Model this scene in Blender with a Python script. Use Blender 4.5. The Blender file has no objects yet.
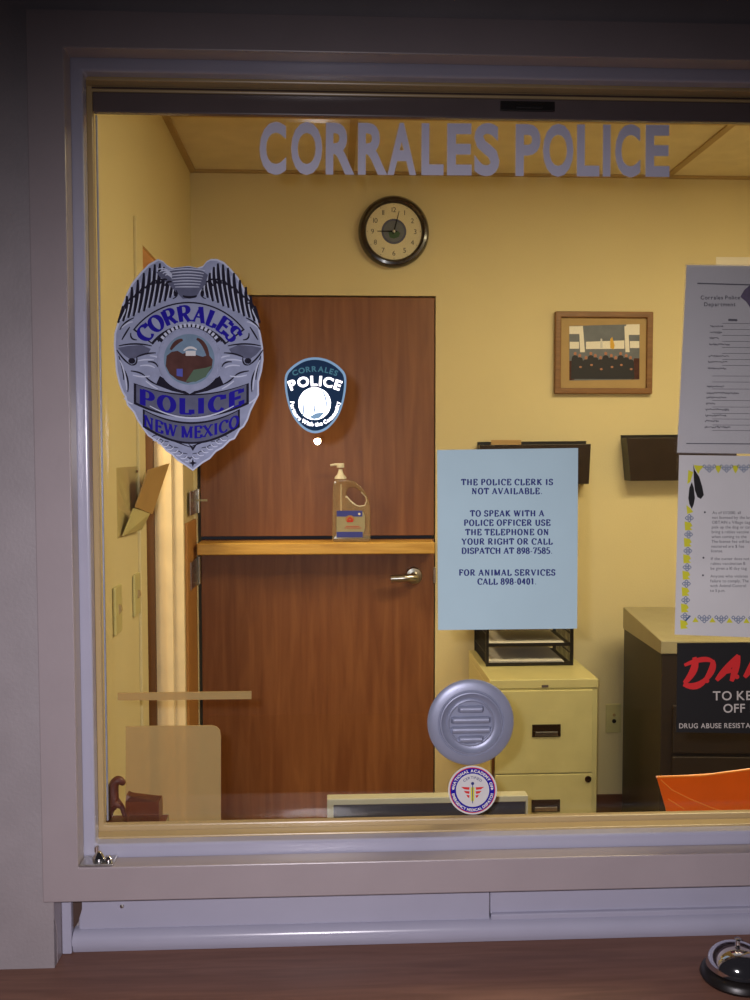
import bpy, bmesh, math, random
from mathutils import Vector, Matrix
random.seed(4)
PI = math.pi
S = bpy.context.scene
COL = S.collection

# ------------------------------------------------------------------ camera
F, EYE = 950.0, 1.445
yaw, pitch, roll = (math.radians(a) for a in (2.77, 2.97, -0.07))
fw = Vector((math.sin(yaw)*math.cos(pitch), math.cos(yaw)*math.cos(pitch), -math.sin(pitch)))
r0 = Vector((math.cos(yaw), -math.sin(yaw), 0)); u0 = r0.cross(fw)
rt = r0*math.cos(roll) + u0*math.sin(roll); up = u0*math.cos(roll) - r0*math.sin(roll)
cam = bpy.data.objects.new('camera', bpy.data.cameras.new('camera')); COL.objects.link(cam)
cam.data.sensor_fit = 'VERTICAL'; cam.data.sensor_height = 24.0; cam.data.lens = 24.0*F/1000
cam.data.clip_start = 0.02
cam.matrix_world = Matrix(((rt.x, up.x, -fw.x, 0), (rt.y, up.y, -fw.y, 0), (rt.z, up.z, -fw.z, EYE), (0, 0, 0, 1)))
S.camera = cam

# ------------------------------------------------------------------ light and exposure
S.view_settings.view_transform = 'Standard'; S.view_settings.look = 'None'
S.view_settings.gamma = 1.0; S.view_settings.use_curve_mapping = False
S.view_settings.exposure = 0.0
w = bpy.data.worlds.new('world'); S.world = w; w.use_nodes = True
w.node_tree.nodes['Background'].inputs[0].default_value = (0.55, 0.5, 0.6, 1)
w.node_tree.nodes['Background'].inputs[1].default_value = 0.030
def lamp(name, kind, loc, power, color, size=None, size_y=None, aim=None, **k):
    l = bpy.data.lights.new(name, kind); l.energy = power; l.color = color
    if kind == 'AREA':
        l.shape = 'RECTANGLE'; l.size = size; l.size_y = size_y or size
    elif size is not None: l.shadow_soft_size = size
    for a, b in k.items(): setattr(l, a, b)
    o = bpy.data.objects.new(name, l); COL.objects.link(o); o.location = loc
    if aim: o.rotation_euler = (Vector(aim)-Vector(loc)).to_track_quat('-Z', 'Y').to_euler()
    return o
# the phone's flash beside the lens
lamp('phone_flash', 'SPOT', (-0.035, 0.0, EYE+0.03), 72.0, (1.0, 0.92, 0.98), size=0.010,
     aim=(0.06, 1.4, 0.72), spot_size=math.radians(112), spot_blend=1.0)
# fluorescent troffer in the office ceiling, above the frame
lamp('office_troffer', 'AREA', (1.29, 2.10, 2.455), 34.0, (1.0, 0.82, 0.51), size=1.06, size_y=0.54, aim=(1.29, 2.10, 0))
# lamp in the room behind the side doorway
lamp('side_room_lamp', 'AREA', (-1.15, 2.75, 2.40), 42.0, (1.0, 0.76, 0.45), size=0.5, aim=(-1.1, 2.8, 0))
# added weak warm fill on the lobby side, no known source
lamp('lobby_fill', 'AREA', (2.4, -0.1, 0.8), 1.2, (1.0, 0.72, 0.62), size=0.6, aim=(0.0, 1.4, 0.75))

# ------------------------------------------------------------------ helpers
def ray(px, py): return fw + rt*((px-375)/F) - up*((py-500)/F)
def at(px, py, Y):
    d = ray(px, py); t = Y/d.y; return (d.x*t, EYE+d.z*t)
def L(c): return tuple(((v/255)/12.92 if v/255 <= .04045 else ((v/255+.055)/1.055)**2.4) for v in c)
def mat(name, rgb, rough=.6, metal=0, var=.06, scale=14, bump=0.0, bscale=120, spec=None, coat=0, stretch=None):
    m = bpy.data.materials.new(name); m.use_nodes = True; nt = m.node_tree; b = nt.nodes['Principled BSDF']
    c = L(rgb)
    tc = nt.nodes.new('ShaderNodeTexCoord'); n = nt.nodes.new('ShaderNodeTexNoise'); n.inputs['Scale'].default_value = scale
    n.inputs['Detail'].default_value = 4
    src = tc.outputs['Object']
    if stretch:
        mp = nt.nodes.new('ShaderNodeMapping'); mp.inputs['Scale'].default_value = stretch
        nt.links.new(src, mp.inputs['Vector']); src = mp.outputs['Vector']
    nt.links.new(src, n.inputs['Vector'])
    r = nt.nodes.new('ShaderNodeValToRGB')
    r.color_ramp.elements[0].position = .3; r.color_ramp.elements[1].position = .7
    r.color_ramp.elements[0].color = tuple(max(0, v*(1-var)) for v in c)+(1,)
    r.color_ramp.elements[1].color = tuple(min(1, v*(1+var)) for v in c)+(1,)
    nt.links.new(n.outputs['Fac'], r.inputs['Fac']); nt.links.new(r.outputs['Color'], b.inputs['Base Color'])
    b.inputs['Roughness'].default_value = rough; b.inputs['Metallic'].default_value = metal
    if spec is not None: b.inputs['Specular IOR Level'].default_value = spec
    if coat: b.inputs['Coat Weight'].default_value = coat; b.inputs['Coat Roughness'].default_value = .08
    if bump:
        n2 = nt.nodes.new('ShaderNodeTexNoise'); n2.inputs['Scale'].default_value = bscale; n2.inputs['Detail'].default_value = 3
        nt.links.new(tc.outputs['Object'], n2.inputs['Vector'])
        bp = nt.nodes.new('ShaderNodeBump'); bp.inputs['Strength'].default_value = bump; bp.inputs['Distance'].default_value = .002
        nt.links.new(n2.outputs['Fac'], bp.inputs['Height']); nt.links.new(bp.outputs['Normal'], b.inputs['Normal'])
    return m
def clear(name, tint=(255, 255, 255), ior=1.45, haze=0.0, haze_rgb=(200, 190, 170), rough=0.0):
    m = bpy.data.materials.new(name); m.use_nodes = True; nt = m.node_tree; nt.nodes.clear()
    o = nt.nodes.new('ShaderNodeOutputMaterial'); t = nt.nodes.new('ShaderNodeBsdfTransparent'); t.inputs[0].default_value = L(tint)+(1,)
    g = nt.nodes.new('ShaderNodeBsdfGlossy'); g.inputs['Roughness'].default_value = rough
    f = nt.nodes.new('ShaderNodeFresnel'); f.inputs['IOR'].default_value = ior
    # leaving a thin sheet reflects as much as entering it: undo the node's inversion on the far face
    ge = nt.nodes.new('ShaderNodeNewGeometry'); io = nt.nodes.new('ShaderNodeMix'); io.data_type = 'FLOAT'
    io.inputs[2].default_value = ior; io.inputs[3].default_value = 1/ior
    nt.links.new(ge.outputs['Backfacing'], io.inputs[0]); nt.links.new(io.outputs[0], f.inputs['IOR'])
    mx = nt.nodes.new('ShaderNodeMixShader'); nt.links.new(f.outputs[0], mx.inputs[0]); nt.links.new(g.outputs[0], mx.inputs[2])
    if haze:
        d = nt.nodes.new('ShaderNodeBsdfDiffuse'); n = nt.nodes.new('ShaderNodeTexNoise'); n.inputs['Scale'].default_value = 9
        r = nt.nodes.new('ShaderNodeValToRGB'); c = L(haze_rgb)
        r.color_ramp.elements[0].color = tuple(v*.9 for v in c)+(1,); r.color_ramp.elements[1].color = c+(1,)
        nt.links.new(n.outputs['Fac'], r.inputs['Fac']); nt.links.new(r.outputs['Color'], d.inputs['Color'])
        m2 = nt.nodes.new('ShaderNodeMixShader'); m2.inputs[0].default_value = haze
        nt.links.new(t.outputs[0], m2.inputs[1]); nt.links.new(d.outputs[0], m2.inputs[2]); nt.links.new(m2.outputs[0], mx.inputs[1])
    else: nt.links.new(t.outputs[0], mx.inputs[1])
    nt.links.new(mx.outputs[0], o.inputs[0]); return m
def wood(name, dark, light, rough=.4, scale=1.0, axis='Z', coat=.0):
    m = bpy.data.materials.new(name); m.use_nodes = True; nt = m.node_tree; b = nt.nodes['Principled BSDF']
    tc = nt.nodes.new('ShaderNodeTexCoord'); mp = nt.nodes.new('ShaderNodeMapping')
    s = (14*scale, 14*scale, 14*scale); s = tuple(1.1*scale if 'XYZ'[i] == axis else s[i] for i in range(3))
    mp.inputs['Scale'].default_value = s
    n = nt.nodes.new('ShaderNodeTexNoise'); n.inputs['Scale'].default_value = 2.2; n.inputs['Detail'].default_value = 7; n.inputs['Distortion'].default_value = .8
    r = nt.nodes.new('ShaderNodeValToRGB'); r.color_ramp.elements[0].position = .30; r.color_ramp.elements[1].position = .72
    r.color_ramp.elements[0].color = L(dark)+(1,); r.color_ramp.elements[1].color = L(light)+(1,)
    nt.links.new(tc.outputs['Object'], mp.inputs[0]); nt.links.new(mp.outputs[0], n.inputs['Vector'])
    nt.links.new(n.outputs['Fac'], r.inputs[0]); nt.links.new(r.outputs[0], b.inputs['Base Color'])
    b.inputs['Roughness'].default_value = rough; b.inputs['Coat Weight'].default_value = coat
    return m
def emis(name, rgb, s):
    m = bpy.data.materials.new(name); m.use_nodes = True; nt = m.node_tree; b = nt.nodes['Principled BSDF']
    b.inputs['Emission Color'].default_value = L(rgb)+(1,); b.inputs['Emission Strength'].default_value = s
    return m

class MB:
    def __init__(s): s.v = []; s.f = []
    def add(s, vs, fs):
        k = len(s.v); s.v += [tuple(v) for v in vs]; s.f += [tuple(i+k for i in f) for f in fs]; return s
    def box(s, x0, x1, y0, y1, z0, z1):
        return s.add([(x0,y0,z0),(x1,y0,z0),(x1,y1,z0),(x0,y1,z0),(x0,y0,z1),(x1,y0,z1),(x1,y1,z1),(x0,y1,z1)],
                     [(0,3,2,1),(4,5,6,7),(0,1,5,4),(1,2,6,5),(2,3,7,6),(3,0,4,7)])
    def hexa(s, a, b):      # two quads, joined
        return s.add(list(a)+list(b), [(0,1,2,3),(7,6,5,4),(0,4,5,1),(1,5,6,2),(2,6,7,3),(3,7,4,0)])
    def prism(s, pts, fn, d0, d1):   # 2D outline -> fn(u,v,d)
        n = len(pts); A = [fn(u, v, d0) for u, v in pts]; B = [fn(u, v, d1) for u, v in pts]
        return s.add(A+B, [tuple(range(n)), tuple(reversed(range(n, 2*n)))]+[(i, n+i, n+(i+1) % n, (i+1) % n) for i in range(n)])
    def flat(s, pts, fn, d):
        return s.add([fn(u, v, d) for u, v in pts], [tuple(range(len(pts)))])
    def lathe(s, prof, o, ax='Z', n=40, cap=True):
        k = len(s.v); o = Vector(o)
        for r, h in prof:
            for i in range(n):
                a = 2*PI*i/n; c, q = r*math.cos(a), r*math.sin(a)
                s.v.append(tuple(o+Vector({'Z': (c, q, h), 'Y': (c, -h, q), 'X': (h, c, q)}[ax])))
        for j in range(len(prof)-1):
            for i in range(n):
                s.f.append((k+j*n+i, k+j*n+(i+1) % n, k+(j+1)*n+(i+1) % n, k+(j+1)*n+i))
        if cap:
            s.f.append(tuple(k+i for i in reversed(range(n)))); s.f.append(tuple(k+(len(prof)-1)*n+i for i in range(n)))
        return s
    def tube(s, pts, r, n=10):
        pts = [Vector(p) for p in pts]; k = len(s.v)
        rs = r if isinstance(r, (list, tuple)) else [r]*len(pts)
        ref = None
        for i, p in enumerate(pts):
            t = (pts[min(i+1, len(pts)-1)]-pts[max(i-1, 0)]).normalized()
            if ref is None: ref = t.orthogonal().normalized()
            a = (ref-t*ref.dot(t)).normalized(); ref = a; b = t.cross(a)
            for j in range(n): s.v.append(tuple(p+(a*math.cos(2*PI*j/n)+b*math.sin(2*PI*j/n))*rs[i]))
        for i in range(len(pts)-1):
            for j in range(n): s.f.append((k+i*n+j, k+i*n+(j+1) % n, k+(i+1)*n+(j+1) % n, k+(i+1)*n+j))
        s.f.append(tuple(k+j for j in reversed(range(n)))); s.f.append(tuple(k+(len(pts)-1)*n+j for j in range(n)))
        return s
    def build(s, name, m, parent=None, bevel=0, smooth=False, fix=True, seg=2):
        me = bpy.data.meshes.new(name); me.from_pydata(s.v, [], s.f); me.validate()
        if fix:
            bm = bmesh.new(); bm.from_mesh(me); bmesh.ops.recalc_face_normals(bm, faces=bm.faces); bm.to_mesh(me); bm.free()
        me.materials.append(m)
        if smooth:
            for p in me.polygons: p.use_smooth = True
            me.set_sharp_from_angle(angle=math.radians(40))
        o = bpy.data.objects.new(name, me); COL.objects.link(o)
        if parent:
            o.parent = parent; o.matrix_parent_inverse = parent.matrix_basis.inverted()
        if bevel:
            b = o.modifiers.new('bevel', 'BEVEL'); b.width = bevel; b.segments = seg; b.limit_method = 'ANGLE'; b.angle_limit = math.radians(40)
        return o
def tag(o, label, cat, group=None):
    o['label'] = label; o['category'] = cat
    if group: o['group'] = group
    return o
def thing(name, label, cat, loc, group=None):
    o = bpy.data.objects.new(name, None); COL.objects.link(o); o.location = loc; o.empty_display_size = .05
    bpy.context.view_layer.update()
    return tag(o, label, cat, group)
def struct(o): o['kind'] = 'structure'; return o

# ---- lettering: sans glyphs from Blender's own font, serif glyphs from strokes
_cache = {}
def sans(ch, bold=0.0, shear=0.0):
    k = (ch, bold, shear)
    if k in _cache: return _cache[k]
    c = bpy.data.curves.new('t', 'FONT'); c.body = ch; c.offset = bold; c.shear = shear; c.resolution_u = 4
    o = bpy.data.objects.new('t', c); COL.objects.link(o)
    dg = bpy.context.evaluated_depsgraph_get(); me = bpy.data.meshes.new_from_object(o.evaluated_get(dg))
    vs = [(v.co.x, v.co.y) for v in me.vertices]; fs = [tuple(p.vertices) for p in me.polygons]
    c.body = ch+'||'; c.offset = 0
    c2 = 'x'
    bpy.data.objects.remove(o); bpy.data.meshes.remove(me)
    x0 = min([v[0] for v in vs], default=0); x1 = max([v[0] for v in vs], default=.3)
    _cache[k] = ([(x-x0, y) for x, y in vs], fs, x1-x0)
    return _cache[k]
def arc(cx, cy, rx, ry, a0, a1, n=10):
    return [(cx+rx*math.cos(math.radians(a0+(a1-a0)*i/n)), cy+ry*math.sin(math.radians(a0+(a1-a0)*i/n))) for i in range(n+1)]
SG = {  # serif glyphs: width, strokes, serif feet
 'A': (.80, [[(.06, 0), (.38, 1)], [(.38, 1), (.72, 0)], [(.16, .34), (.60, .34)]], [(.06, 0), (.72, 0)]),
 'B': (.70, [[(.14, 0), (.14, 1)], [(.14, 1), (.38, 1)]+arc(.38, .76, .22, .24, 90, -90)+[(.14, .52)], [(.14, .52), (.40, .52)]+arc(.40, .26, .25, .26, 90, -90)+[(.14, 0)]], []),
 'C': (.74, [arc(.42, .5, .36, .5, 45, 315, 16), [(.69, .70), (.69, .98)]], []),
 'D': (.78, [[(.14, 0), (.14, 1)], [(.14, 1), (.34, 1)]+arc(.34, .5, .37, .5, 90, -90, 14)+[(.14, 0)]], []),
 'E': (.68, [[(.14, 0), (.14, 1)], [(.04, 1), (.60, 1)], [(.14, .52), (.44, .52)], [(.04, 0), (.62, 0)], [(.60, 1), (.60, .76)], [(.62, 0), (.62, .26)], [(.44, .62), (.44, .42)]], []),
 'F': (.64, [[(.14, 0), (.14, 1)], [(.04, 1), (.58, 1)], [(.14, .52), (.42, .52)], [(.58, 1), (.58, .76)], [(.42, .62), (.42, .42)]], [(.14, 0)]),
 'G': (.80, [arc(.42, .5, .36, .5, 45, 330, 16), [(.70, .42), (.70, .02)], [(.69, .72), (.69, .98)], [(.56, .44), (.80, .44)]], []),
 'H': (.84, [[(.14, 0), (.14, 1)], [(.68, 0), (.68, 1)], [(.14, .52), (.68, .52)]], [(.14, 0), (.14, 1), (.68, 0), (.68, 1)]),
 'I': (.36, [[(.18, 0), (.18, 1)]], [(.18, 0), (.18, 1)]),
 'K': (.80, [[(.14, 0), (.14, 1)], [(.64, 1), (.18, .46)], [(.30, .58), (.68, 0)]], [(.14, 0), (.14, 1), (.64, 1), (.68, 0)]),
 'L': (.66, [[(.14, 0), (.14, 1)], [(.04, 0), (.60, 0)], [(.60, 0), (.60, .28)]], [(.14, 1)]),
 'M': (.98, [[(.12, 0), (.12, 1)], [(.14, 1), (.47, .04)], [(.47, .04), (.80, 1)], [(.82, 0), (.82, 1)]], [(.12, 0), (.82, 0), (.10, 1), (.86, 1)]),
 'N': (.84, [[(.14, 0), (.14, 1)], [(.14, 1), (.68, 0)], [(.68, 0), (.68, 1)]], [(.14, 0), (.12, 1), (.68, 1)]),
 'O': (.82, [arc(.41, .5, .34, .5, 0, 360, 22)], []),
 'P': (.68, [[(.14, 0), (.14, 1)], [(.14, 1), (.36, 1)]+arc(.36, .74, .24, .26, 90, -90)+[(.14, .48)]], [(.14, 0)]),
 'R': (.80, [[(.14, 0), (.14, 1)], [(.14, 1), (.38, 1)]+arc(.38, .75, .23, .25, 90, -90)+[(.14, .50)], [(.36, .50), (.68, 0)]], [(.14, 0), (.70, 0)]),
 'S': (.62, [arc(.31, .74, .22, .26, 35, 260, 10)+arc(.31, .26, .24, .26, 80, -150, 10), [(.52, .74), (.52, .98)], [(.07, .02), (.07, .26)]], []),
 'T': (.72, [[(.36, 0), (.36, 1)], [(.04, 1), (.68, 1)], [(.04, 1), (.04, .76)], [(.68, 1), (.68, .76)]], [(.36, 0)]),
 'U': (.80, [[(.14, 1), (.14, .35)]+arc(.41, .33, .27, .33, 180, 360)+[(.68, 1)]], [(.14, 1), (.68, 1)]),
 'V': (.78, [[(.06, 1), (.40, 0)], [(.40, 0), (.72, 1)]], [(.06, 1), (.72, 1)]),
 'W': (1.08, [[(.06, 1), (.30, 0)], [(.30, 0), (.53, .96)], [(.53, .96), (.77, 0)], [(.77, 0), (1.02, 1)]], [(.06, 1), (.53, 1), (1.02, 1)]),
 'X': (.78, [[(.08, 1), (.70, 0)], [(.08, 0), (.68, 1)]], [(.08, 0), (.08, 1), (.70, 0), (.70, 1)]),
 'Y': (.78, [[(.06, 1), (.39, .48)], [(.39, .48), (.72, 1)], [(.39, .48), (.39, 0)]], [(.06, 1), (.72, 1), (.39, 0)]),
 '0': (.60, [arc(.30, .5, .22, .5, 0, 360, 18)], []), '1': (.50, [[(.27, 0), (.27, 1)], [(.08, .82), (.27, 1)]], [(.27, 0)]),
 '4': (.62, [[(.42, 0), (.42, 1)], [(.42, 1), (.05, .30)], [(.05, .30), (.58, .30)]], []),
 '5': (.60, [[(.54, 1), (.14, 1), (.10, .55)]+arc(.27, .30, .25, .31, 115, -150, 12)], []),
 '7': (.58, [[(.06, .8), (.06, 1), (.54, 1), (.22, 0)]], []),
 '8': (.60, [arc(.30, .75, .19, .25, 0, 360, 14), arc(.30, .26, .24, .27, 0, 360, 14)], []),
 '9': (.60, [arc(.30, .68, .22, .32, 0, 360, 14), [(.52, .68), (.48, .25), (.12, 0)]], []),
 '-': (.36, [[(.04, .36), (.32, .36)]], []), '.': (.28, [[(.07, .06), (.21, .06)]], []),
}
def serif(ch, tv=.17, th=.07):
    W, ss, ft = SG[ch]; vs = []; fs = []; lay = [0]
    def ribbon(p):
        k = len(vs); n = len(p); lay[0] += 2.5e-5; e = lay[0]
        closed = n > 4 and math.dist(p[0], p[-1]) < 1e-4
        for i in range(n):
            a = p[i-1] if i else (p[-2] if closed else p[0]); b = p[i+1] if i < n-1 else (p[1] if closed else p[-1])
            dx, dy = b[0]-a[0], b[1]-a[1]; d = math.hypot(dx, dy) or 1; dx /= d; dy /= d
            t = th+(tv-th)*abs(dy)**1.5
            if ch in 'AVWXYMN' and dy*dx > 0 and abs(dx) > .1: t = th*1.15
            if ch in 'N' and abs(dx) < .05: t = th*1.3
            vs.append((p[i][0]-dy*t/2, p[i][1]+dx*t/2, e)); vs.append((p[i][0]+dy*t/2, p[i][1]-dx*t/2, e))
        for i in range(n-1): fs.append((k+2*i, k+2*i+1, k+2*i+3, k+2*i+2))
    for s_ in ss: ribbon(s_)
    for x, y in ft:
        y2 = y+th/2 if y < .5 else y-th/2; ribbon([(x-.13, y2), (x+.13, y2)])
    return vs, fs, W
def text(mb, s, fn, size, glyph, gap=.12, space=.4, align='c', d=0, sx=1.0, thick=None):
    """fn(u,v,d) -> world; u runs along the line, v up; size = cap height"""
    items = []; u = 0
    for ch in s:
        if ch == ' ': u += space; continue
        g = glyph(ch); items.append((u, g)); u += g[2]*sx+gap
    tot = (u-gap)*size; off = {'c': -tot/2, 'l': 0, 'r': -tot}[align]
    for u0_, (vs, fs, W) in items:
        P = [(off+(u0_+q[0]*sx)*size, q[1]*size, q[2] if len(q) > 2 else 0) for q in vs]
        if thick is None: mb.add([fn(a, b, d+e) for a, b, e in P], fs)
        else:
            n = len(P); ed = {}
            for f in fs:
                for i in range(len(f)):
                    a, b = f[i], f[(i+1) % len(f)]
                    if (b, a) in ed: del ed[(b, a)]
                    else: ed[(a, b)] = 1
            mb.add([fn(a, b, d) for a, b, e in P]+[fn(a, b, d+thick) for a, b, e in P],
                   [tuple(i+n for i in f) for f in fs]+[(a, b, b+n, a+n) for a, b in ed])
    return tot
def bf(bold=0.0, shear=0.0):       # cap height of the built-in font is about .73 of its size
    def g(ch):
        vs, fs, W = sans(ch, bold, shear); return [(x/.73, y/.73) for x, y in vs], fs, W/.73
    return g
# photo-plane coordinates on the pane (all decals lie on the pane, so they share its plane)
GY = 1.4745
def pane(px, py, d=0):            # d: height off the pane, metres
    x, z = at(px, py, GY); return (x, GY-d, z)
def pscale(): return 0.00155     # metres per photo pixel on the pane
def arc_fn(cx, cy, R, a_mid=90, flip=False, base=pane, sgn=1):
    def fn(u, v, d):
        if not flip: a = math.radians(a_mid)-u/R; r = R+v
        else: a = math.radians(a_mid)+u/R; r = R-v
        return base(cx+r*math.cos(a), cy-r*math.sin(a), d)
    return fn
def line_fn(x, y, tilt=0.0, base=pane):
    c, s_ = math.cos(tilt), math.sin(tilt)
    return lambda u, v, d: base(x+u*c+v*s_, y-v*c+u*s_, d)
def strokes(mb, lines, w0, d, base=pane):
    for p in lines:
        mb.lay = getattr(mb, 'lay', 0)+1; d += 1.2e-5*(mb.lay % 7)/max(1, 1)
        n = len(p); V = []; Fs = []
        for i in range(n):
            a = p[max(i-1, 0)]; b = p[min(i+1, n-1)]; dx, dy = b[0]-a[0], b[1]-a[1]; q = math.hypot(dx, dy) or 1
            ww = w0*(1.0 if n < 4 else (.45+.55*math.sin(PI*(i+.5)/n)))
            V += [base(p[i][0]-dy/q*ww/2, p[i][1]+dx/q*ww/2, d), base(p[i][0]+dy/q*ww/2, p[i][1]-dx/q*ww/2, d)]
        for i in range(n-1): Fs.append((2*i, 2*i+1, 2*i+3, 2*i+2))
        mb.add(V, Fs)
def bez(a, b, c, n=8): return [((1-t)**2*a[0]+2*t*(1-t)*b[0]+t*t*c[0], (1-t)**2*a[1]+2*t*(1-t)*b[1]+t*t*c[1]) for t in [i/n for i in range(n+1)]]
def circ(cx, cy, r, n=40, ry=None): return [(cx+r*math.cos(2*PI*i/n), cy+(ry or r)*math.sin(2*PI*i/n)) for i in range(n)]

# ------------------------------------------------------------------ materials
M = dict(
 lobby=mat('lobby_paint', (150, 143, 146), .55, bump=.25, bscale=180),
 trim=mat('trim_paint', (156, 146, 149), .34, bump=.10, bscale=90, var=.03),
 frame=mat('frame_enamel', (164, 164, 182), .22, var=.02),
 cjamb=mat('cream_jamb_enamel', (176, 154, 112), .3, var=.02), pgrey=mat('print_grey', (104, 110, 122), .6, var=.1, scale=40),
 counter=wood('counter_laminate', (108, 74, 60), (130, 92, 76), .5, 2.5, 'X'),
 office=mat('office_paint', (220, 206, 160), .75, bump=.3, bscale=150, var=.025, scale=3),
 side=mat('side_room_paint', (238, 222, 188), .7),
 ceil=mat('ceiling_tile', (228, 216, 180), .9, bump=.8, bscale=260),
 grid=mat('grid_metal', (176, 150, 100), .5),
 floor=mat('floor_tile', (120, 92, 66), .5, scale=5),
 base=mat('rubber_baseboard', (96, 58, 34), .5),
 door=wood('door_veneer', (116, 68, 38), (142, 92, 56), .42, 1.0, 'Z'),
 shelf=wood('shelf_wood', (196, 150, 70), (222, 180, 96), .4, 2, 'X'),
 oak=wood('oak', (112, 74, 38), (142, 100, 56), .45, 5, 'X'),
 tanjamb=mat('jamb_wood', (188, 136, 76), .5),
 steel=mat('brushed_steel', (196, 194, 190), .28, 1, var=.05, scale=60),
 alum=mat('cast_aluminium', (146, 152, 174), .42, .35, var=.04, scale=30),
 chrome=mat('chrome', (225, 225, 228), .07, 1, var=.01),
 track=mat('dark_bronze_track', (98, 88, 88), .22, 0),
 black=mat('black_plastic', (22, 18, 17), .38, var=.1),
 blackg=mat('smoked_plastic', (44, 32, 24), .25, var=.1),
 copier=mat('copier_body', (44, 34, 28), .5),
 cream=mat('cream_plastic', (164, 156, 126), .45),
 cab=mat('cabinet_enamel', (204, 196, 140), .38, bump=.1, bscale=300),
 white=mat('white_plastic', (235, 230, 215), .4, var=.02),
 paper=mat('white_paper', (236, 232, 222), .8, var=.02),
 greyp=mat('sleeved_paper', (206, 206, 206), .5, var=.03),
 sleeve=clear('clear_plastic_sleeve', ior=1.4, haze=.08, haze_rgb=(210, 210, 220), rough=.12),
 bluep=mat('blue_paper', (172, 200, 210), .8, var=.02),
 ink=mat('blue_ink', (34, 44, 112), .8, var=.02),
 kink=mat('black_ink', (70, 70, 78), .8, var=.02),
 silver=mat('badge_silver', (150, 158, 186), .75, spec=.12, var=.10, scale=60),
 slite=mat('badge_light', (196, 204, 226), .75, spec=.12, var=.04),
 sdark=mat('badge_dark', (34, 32, 46), .8, spec=.1, var=.08, scale=60),
 smid=mat('badge_shadow_grey', (96, 100, 124), .8, spec=.1, var=.10, scale=80),
 navy=mat('badge_navy', (36, 28, 150), .8, spec=.1, var=.04),
 vinyl=mat('grey_vinyl', (212, 212, 232), .5, var=.03),
 glass=clear('window_glass', (250, 252, 250)),
 sky=mat('print_sky', (116, 140, 162), .8, spec=.1, var=.15, scale=40), brown=mat('print_brown', (84, 56, 52), .8, spec=.1, var=.2, scale=60),
 green=mat('print_green', (60, 92, 66), .6), pblue=mat('print_blue', (60, 70, 170), .6), tan=mat('print_tan', (176, 130, 84), .6),
 patch=mat('patch_navy', (34, 58, 88), .9, spec=.1), patchrim=mat('patch_rim', (150, 196, 230), .6, spec=.2), teal=mat('patch_teal', (84, 140, 156), .8, spec=.1),
 refl=mat('reflective_white', (250, 252, 255), .34, .45, var=.01),
 yellow=mat('print_yellow', (206, 204, 44), .7), red=mat('sign_red', (206, 34, 36), .6), signk=mat('sign_black', (7, 6, 8), .7),
 signw=mat('sign_lettering', (186, 180, 172), .6), orange=mat('orange_plastic', (246, 104, 22), .32, var=.05), orange2=mat('orange_edge', (255, 150, 62), .3),
 mat_=mat('photo_mat', (176, 148, 100), .7), clockf=mat('clock_face', (226, 218, 184), .35, var=.02, coat=.6),
 clockr=mat('clock_rim', (40, 26, 20), .22, coat=.6), bearm=mat('figurine_brown', (94, 46, 40), .5), uniform=mat('print_uniform', (24, 24, 36), .6),
 skin=mat('print_skin', (176, 120, 92), .6), bottle=clear('clear_bottle', (246, 240, 232), ior=1.4, haze=.24, haze_rgb=(214, 196, 166), rough=.1),
 smoke=clear('translucent_tan', (215, 190, 150), ior=1.2, haze=.48, haze_rgb=(250, 220, 160), rough=.3),
 plum=clear('plum_plastic', (222, 190, 180), ior=1.2, haze=.26, haze_rgb=(140, 90, 74), rough=.3),
 acryl=clear('acrylic', (252, 251, 246), ior=1.12, haze=.04), screen=mat('screen_dark', (56, 56, 66), .3),
 bezel=mat('monitor_bezel', (196, 190, 160), .45), tape=mat('tan_card', (186, 150, 96), .6), lens=emis('troffer_diffuser', (255, 226, 170), 3.0),
 slot=mat('slot_dark', (20, 16, 14), .6), gap_shade=mat('painted_gap_shade', (70, 52, 44), .6), flagy=mat('print_flag', (214, 168, 50), .6),
)

# ------------------------------------------------------------------ the rooms
WX0, WX1, LX = -1.9, 2.2, -0.509
def shell(name, m, *boxes, bevel=0):
    b = MB()
    for q in boxes: b.box(*q)
    return struct(b.build(name, m, bevel=bevel))
shell('floor', M['floor'], (WX0-1, 2.8, -2.2, 3.75, -.1, 0))
shell('ceiling', M['ceil'], (LX, 2.4, 1.56, 3.6, 2.48, 2.53))
shell('ceiling_side_room', M['side'], (-2.0, LX-.12, 1.56, 3.75, 2.48, 2.53))
# front wall, lobby side; the counter recess is cut under the window
shell('wall_front', M['lobby'], (WX0, -.4085, 1.39, 1.56, .0, 2.9), (-.4085, -.385, 1.39, 1.56, .787, 2.9), (.83, WX1, 1.39, 1.56, .787, 2.9), (.90, WX1, 1.39, 1.56, 0, .787),
      (-.385, .83, 1.39, 1.56, 2.03, 2.9), (-.4085, .90, 1.452, 1.56, 0, .787), (-.385, .83, 1.42, 1.56, .787, .83))
# back wall around the dutch door, left wall around the side doorway, right wall
shell('wall_back', M['office'], (-.64, -.496, 3.6, 3.72, 0, 2.48), (.4045, 2.5, 3.6, 3.72, 0, 2.48), (-.496, .4045, 3.6, 3.72, 2.027, 2.48))
shell('wall_left', M['office'], (LX-.12, LX, 1.56, 2.63, 0, 2.48), (LX-.12, LX, 3.36, 3.6, 0, 2.48), (LX-.12, LX, 2.63, 3.36, 2.01, 2.48))
shell('wall_right', M['office'], (2.4, 2.52, 1.56, 3.6, 0, 2.48))
shell('wall_side_room', M['side'], (-2.1, -2.0, 1.56, 3.75, 0, 2.48), (-2.0, LX-.12, 3.72, 3.80, 0, 2.48), (-2.0, -.63, 1.50, 1.56, 0, 2.48))
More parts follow.
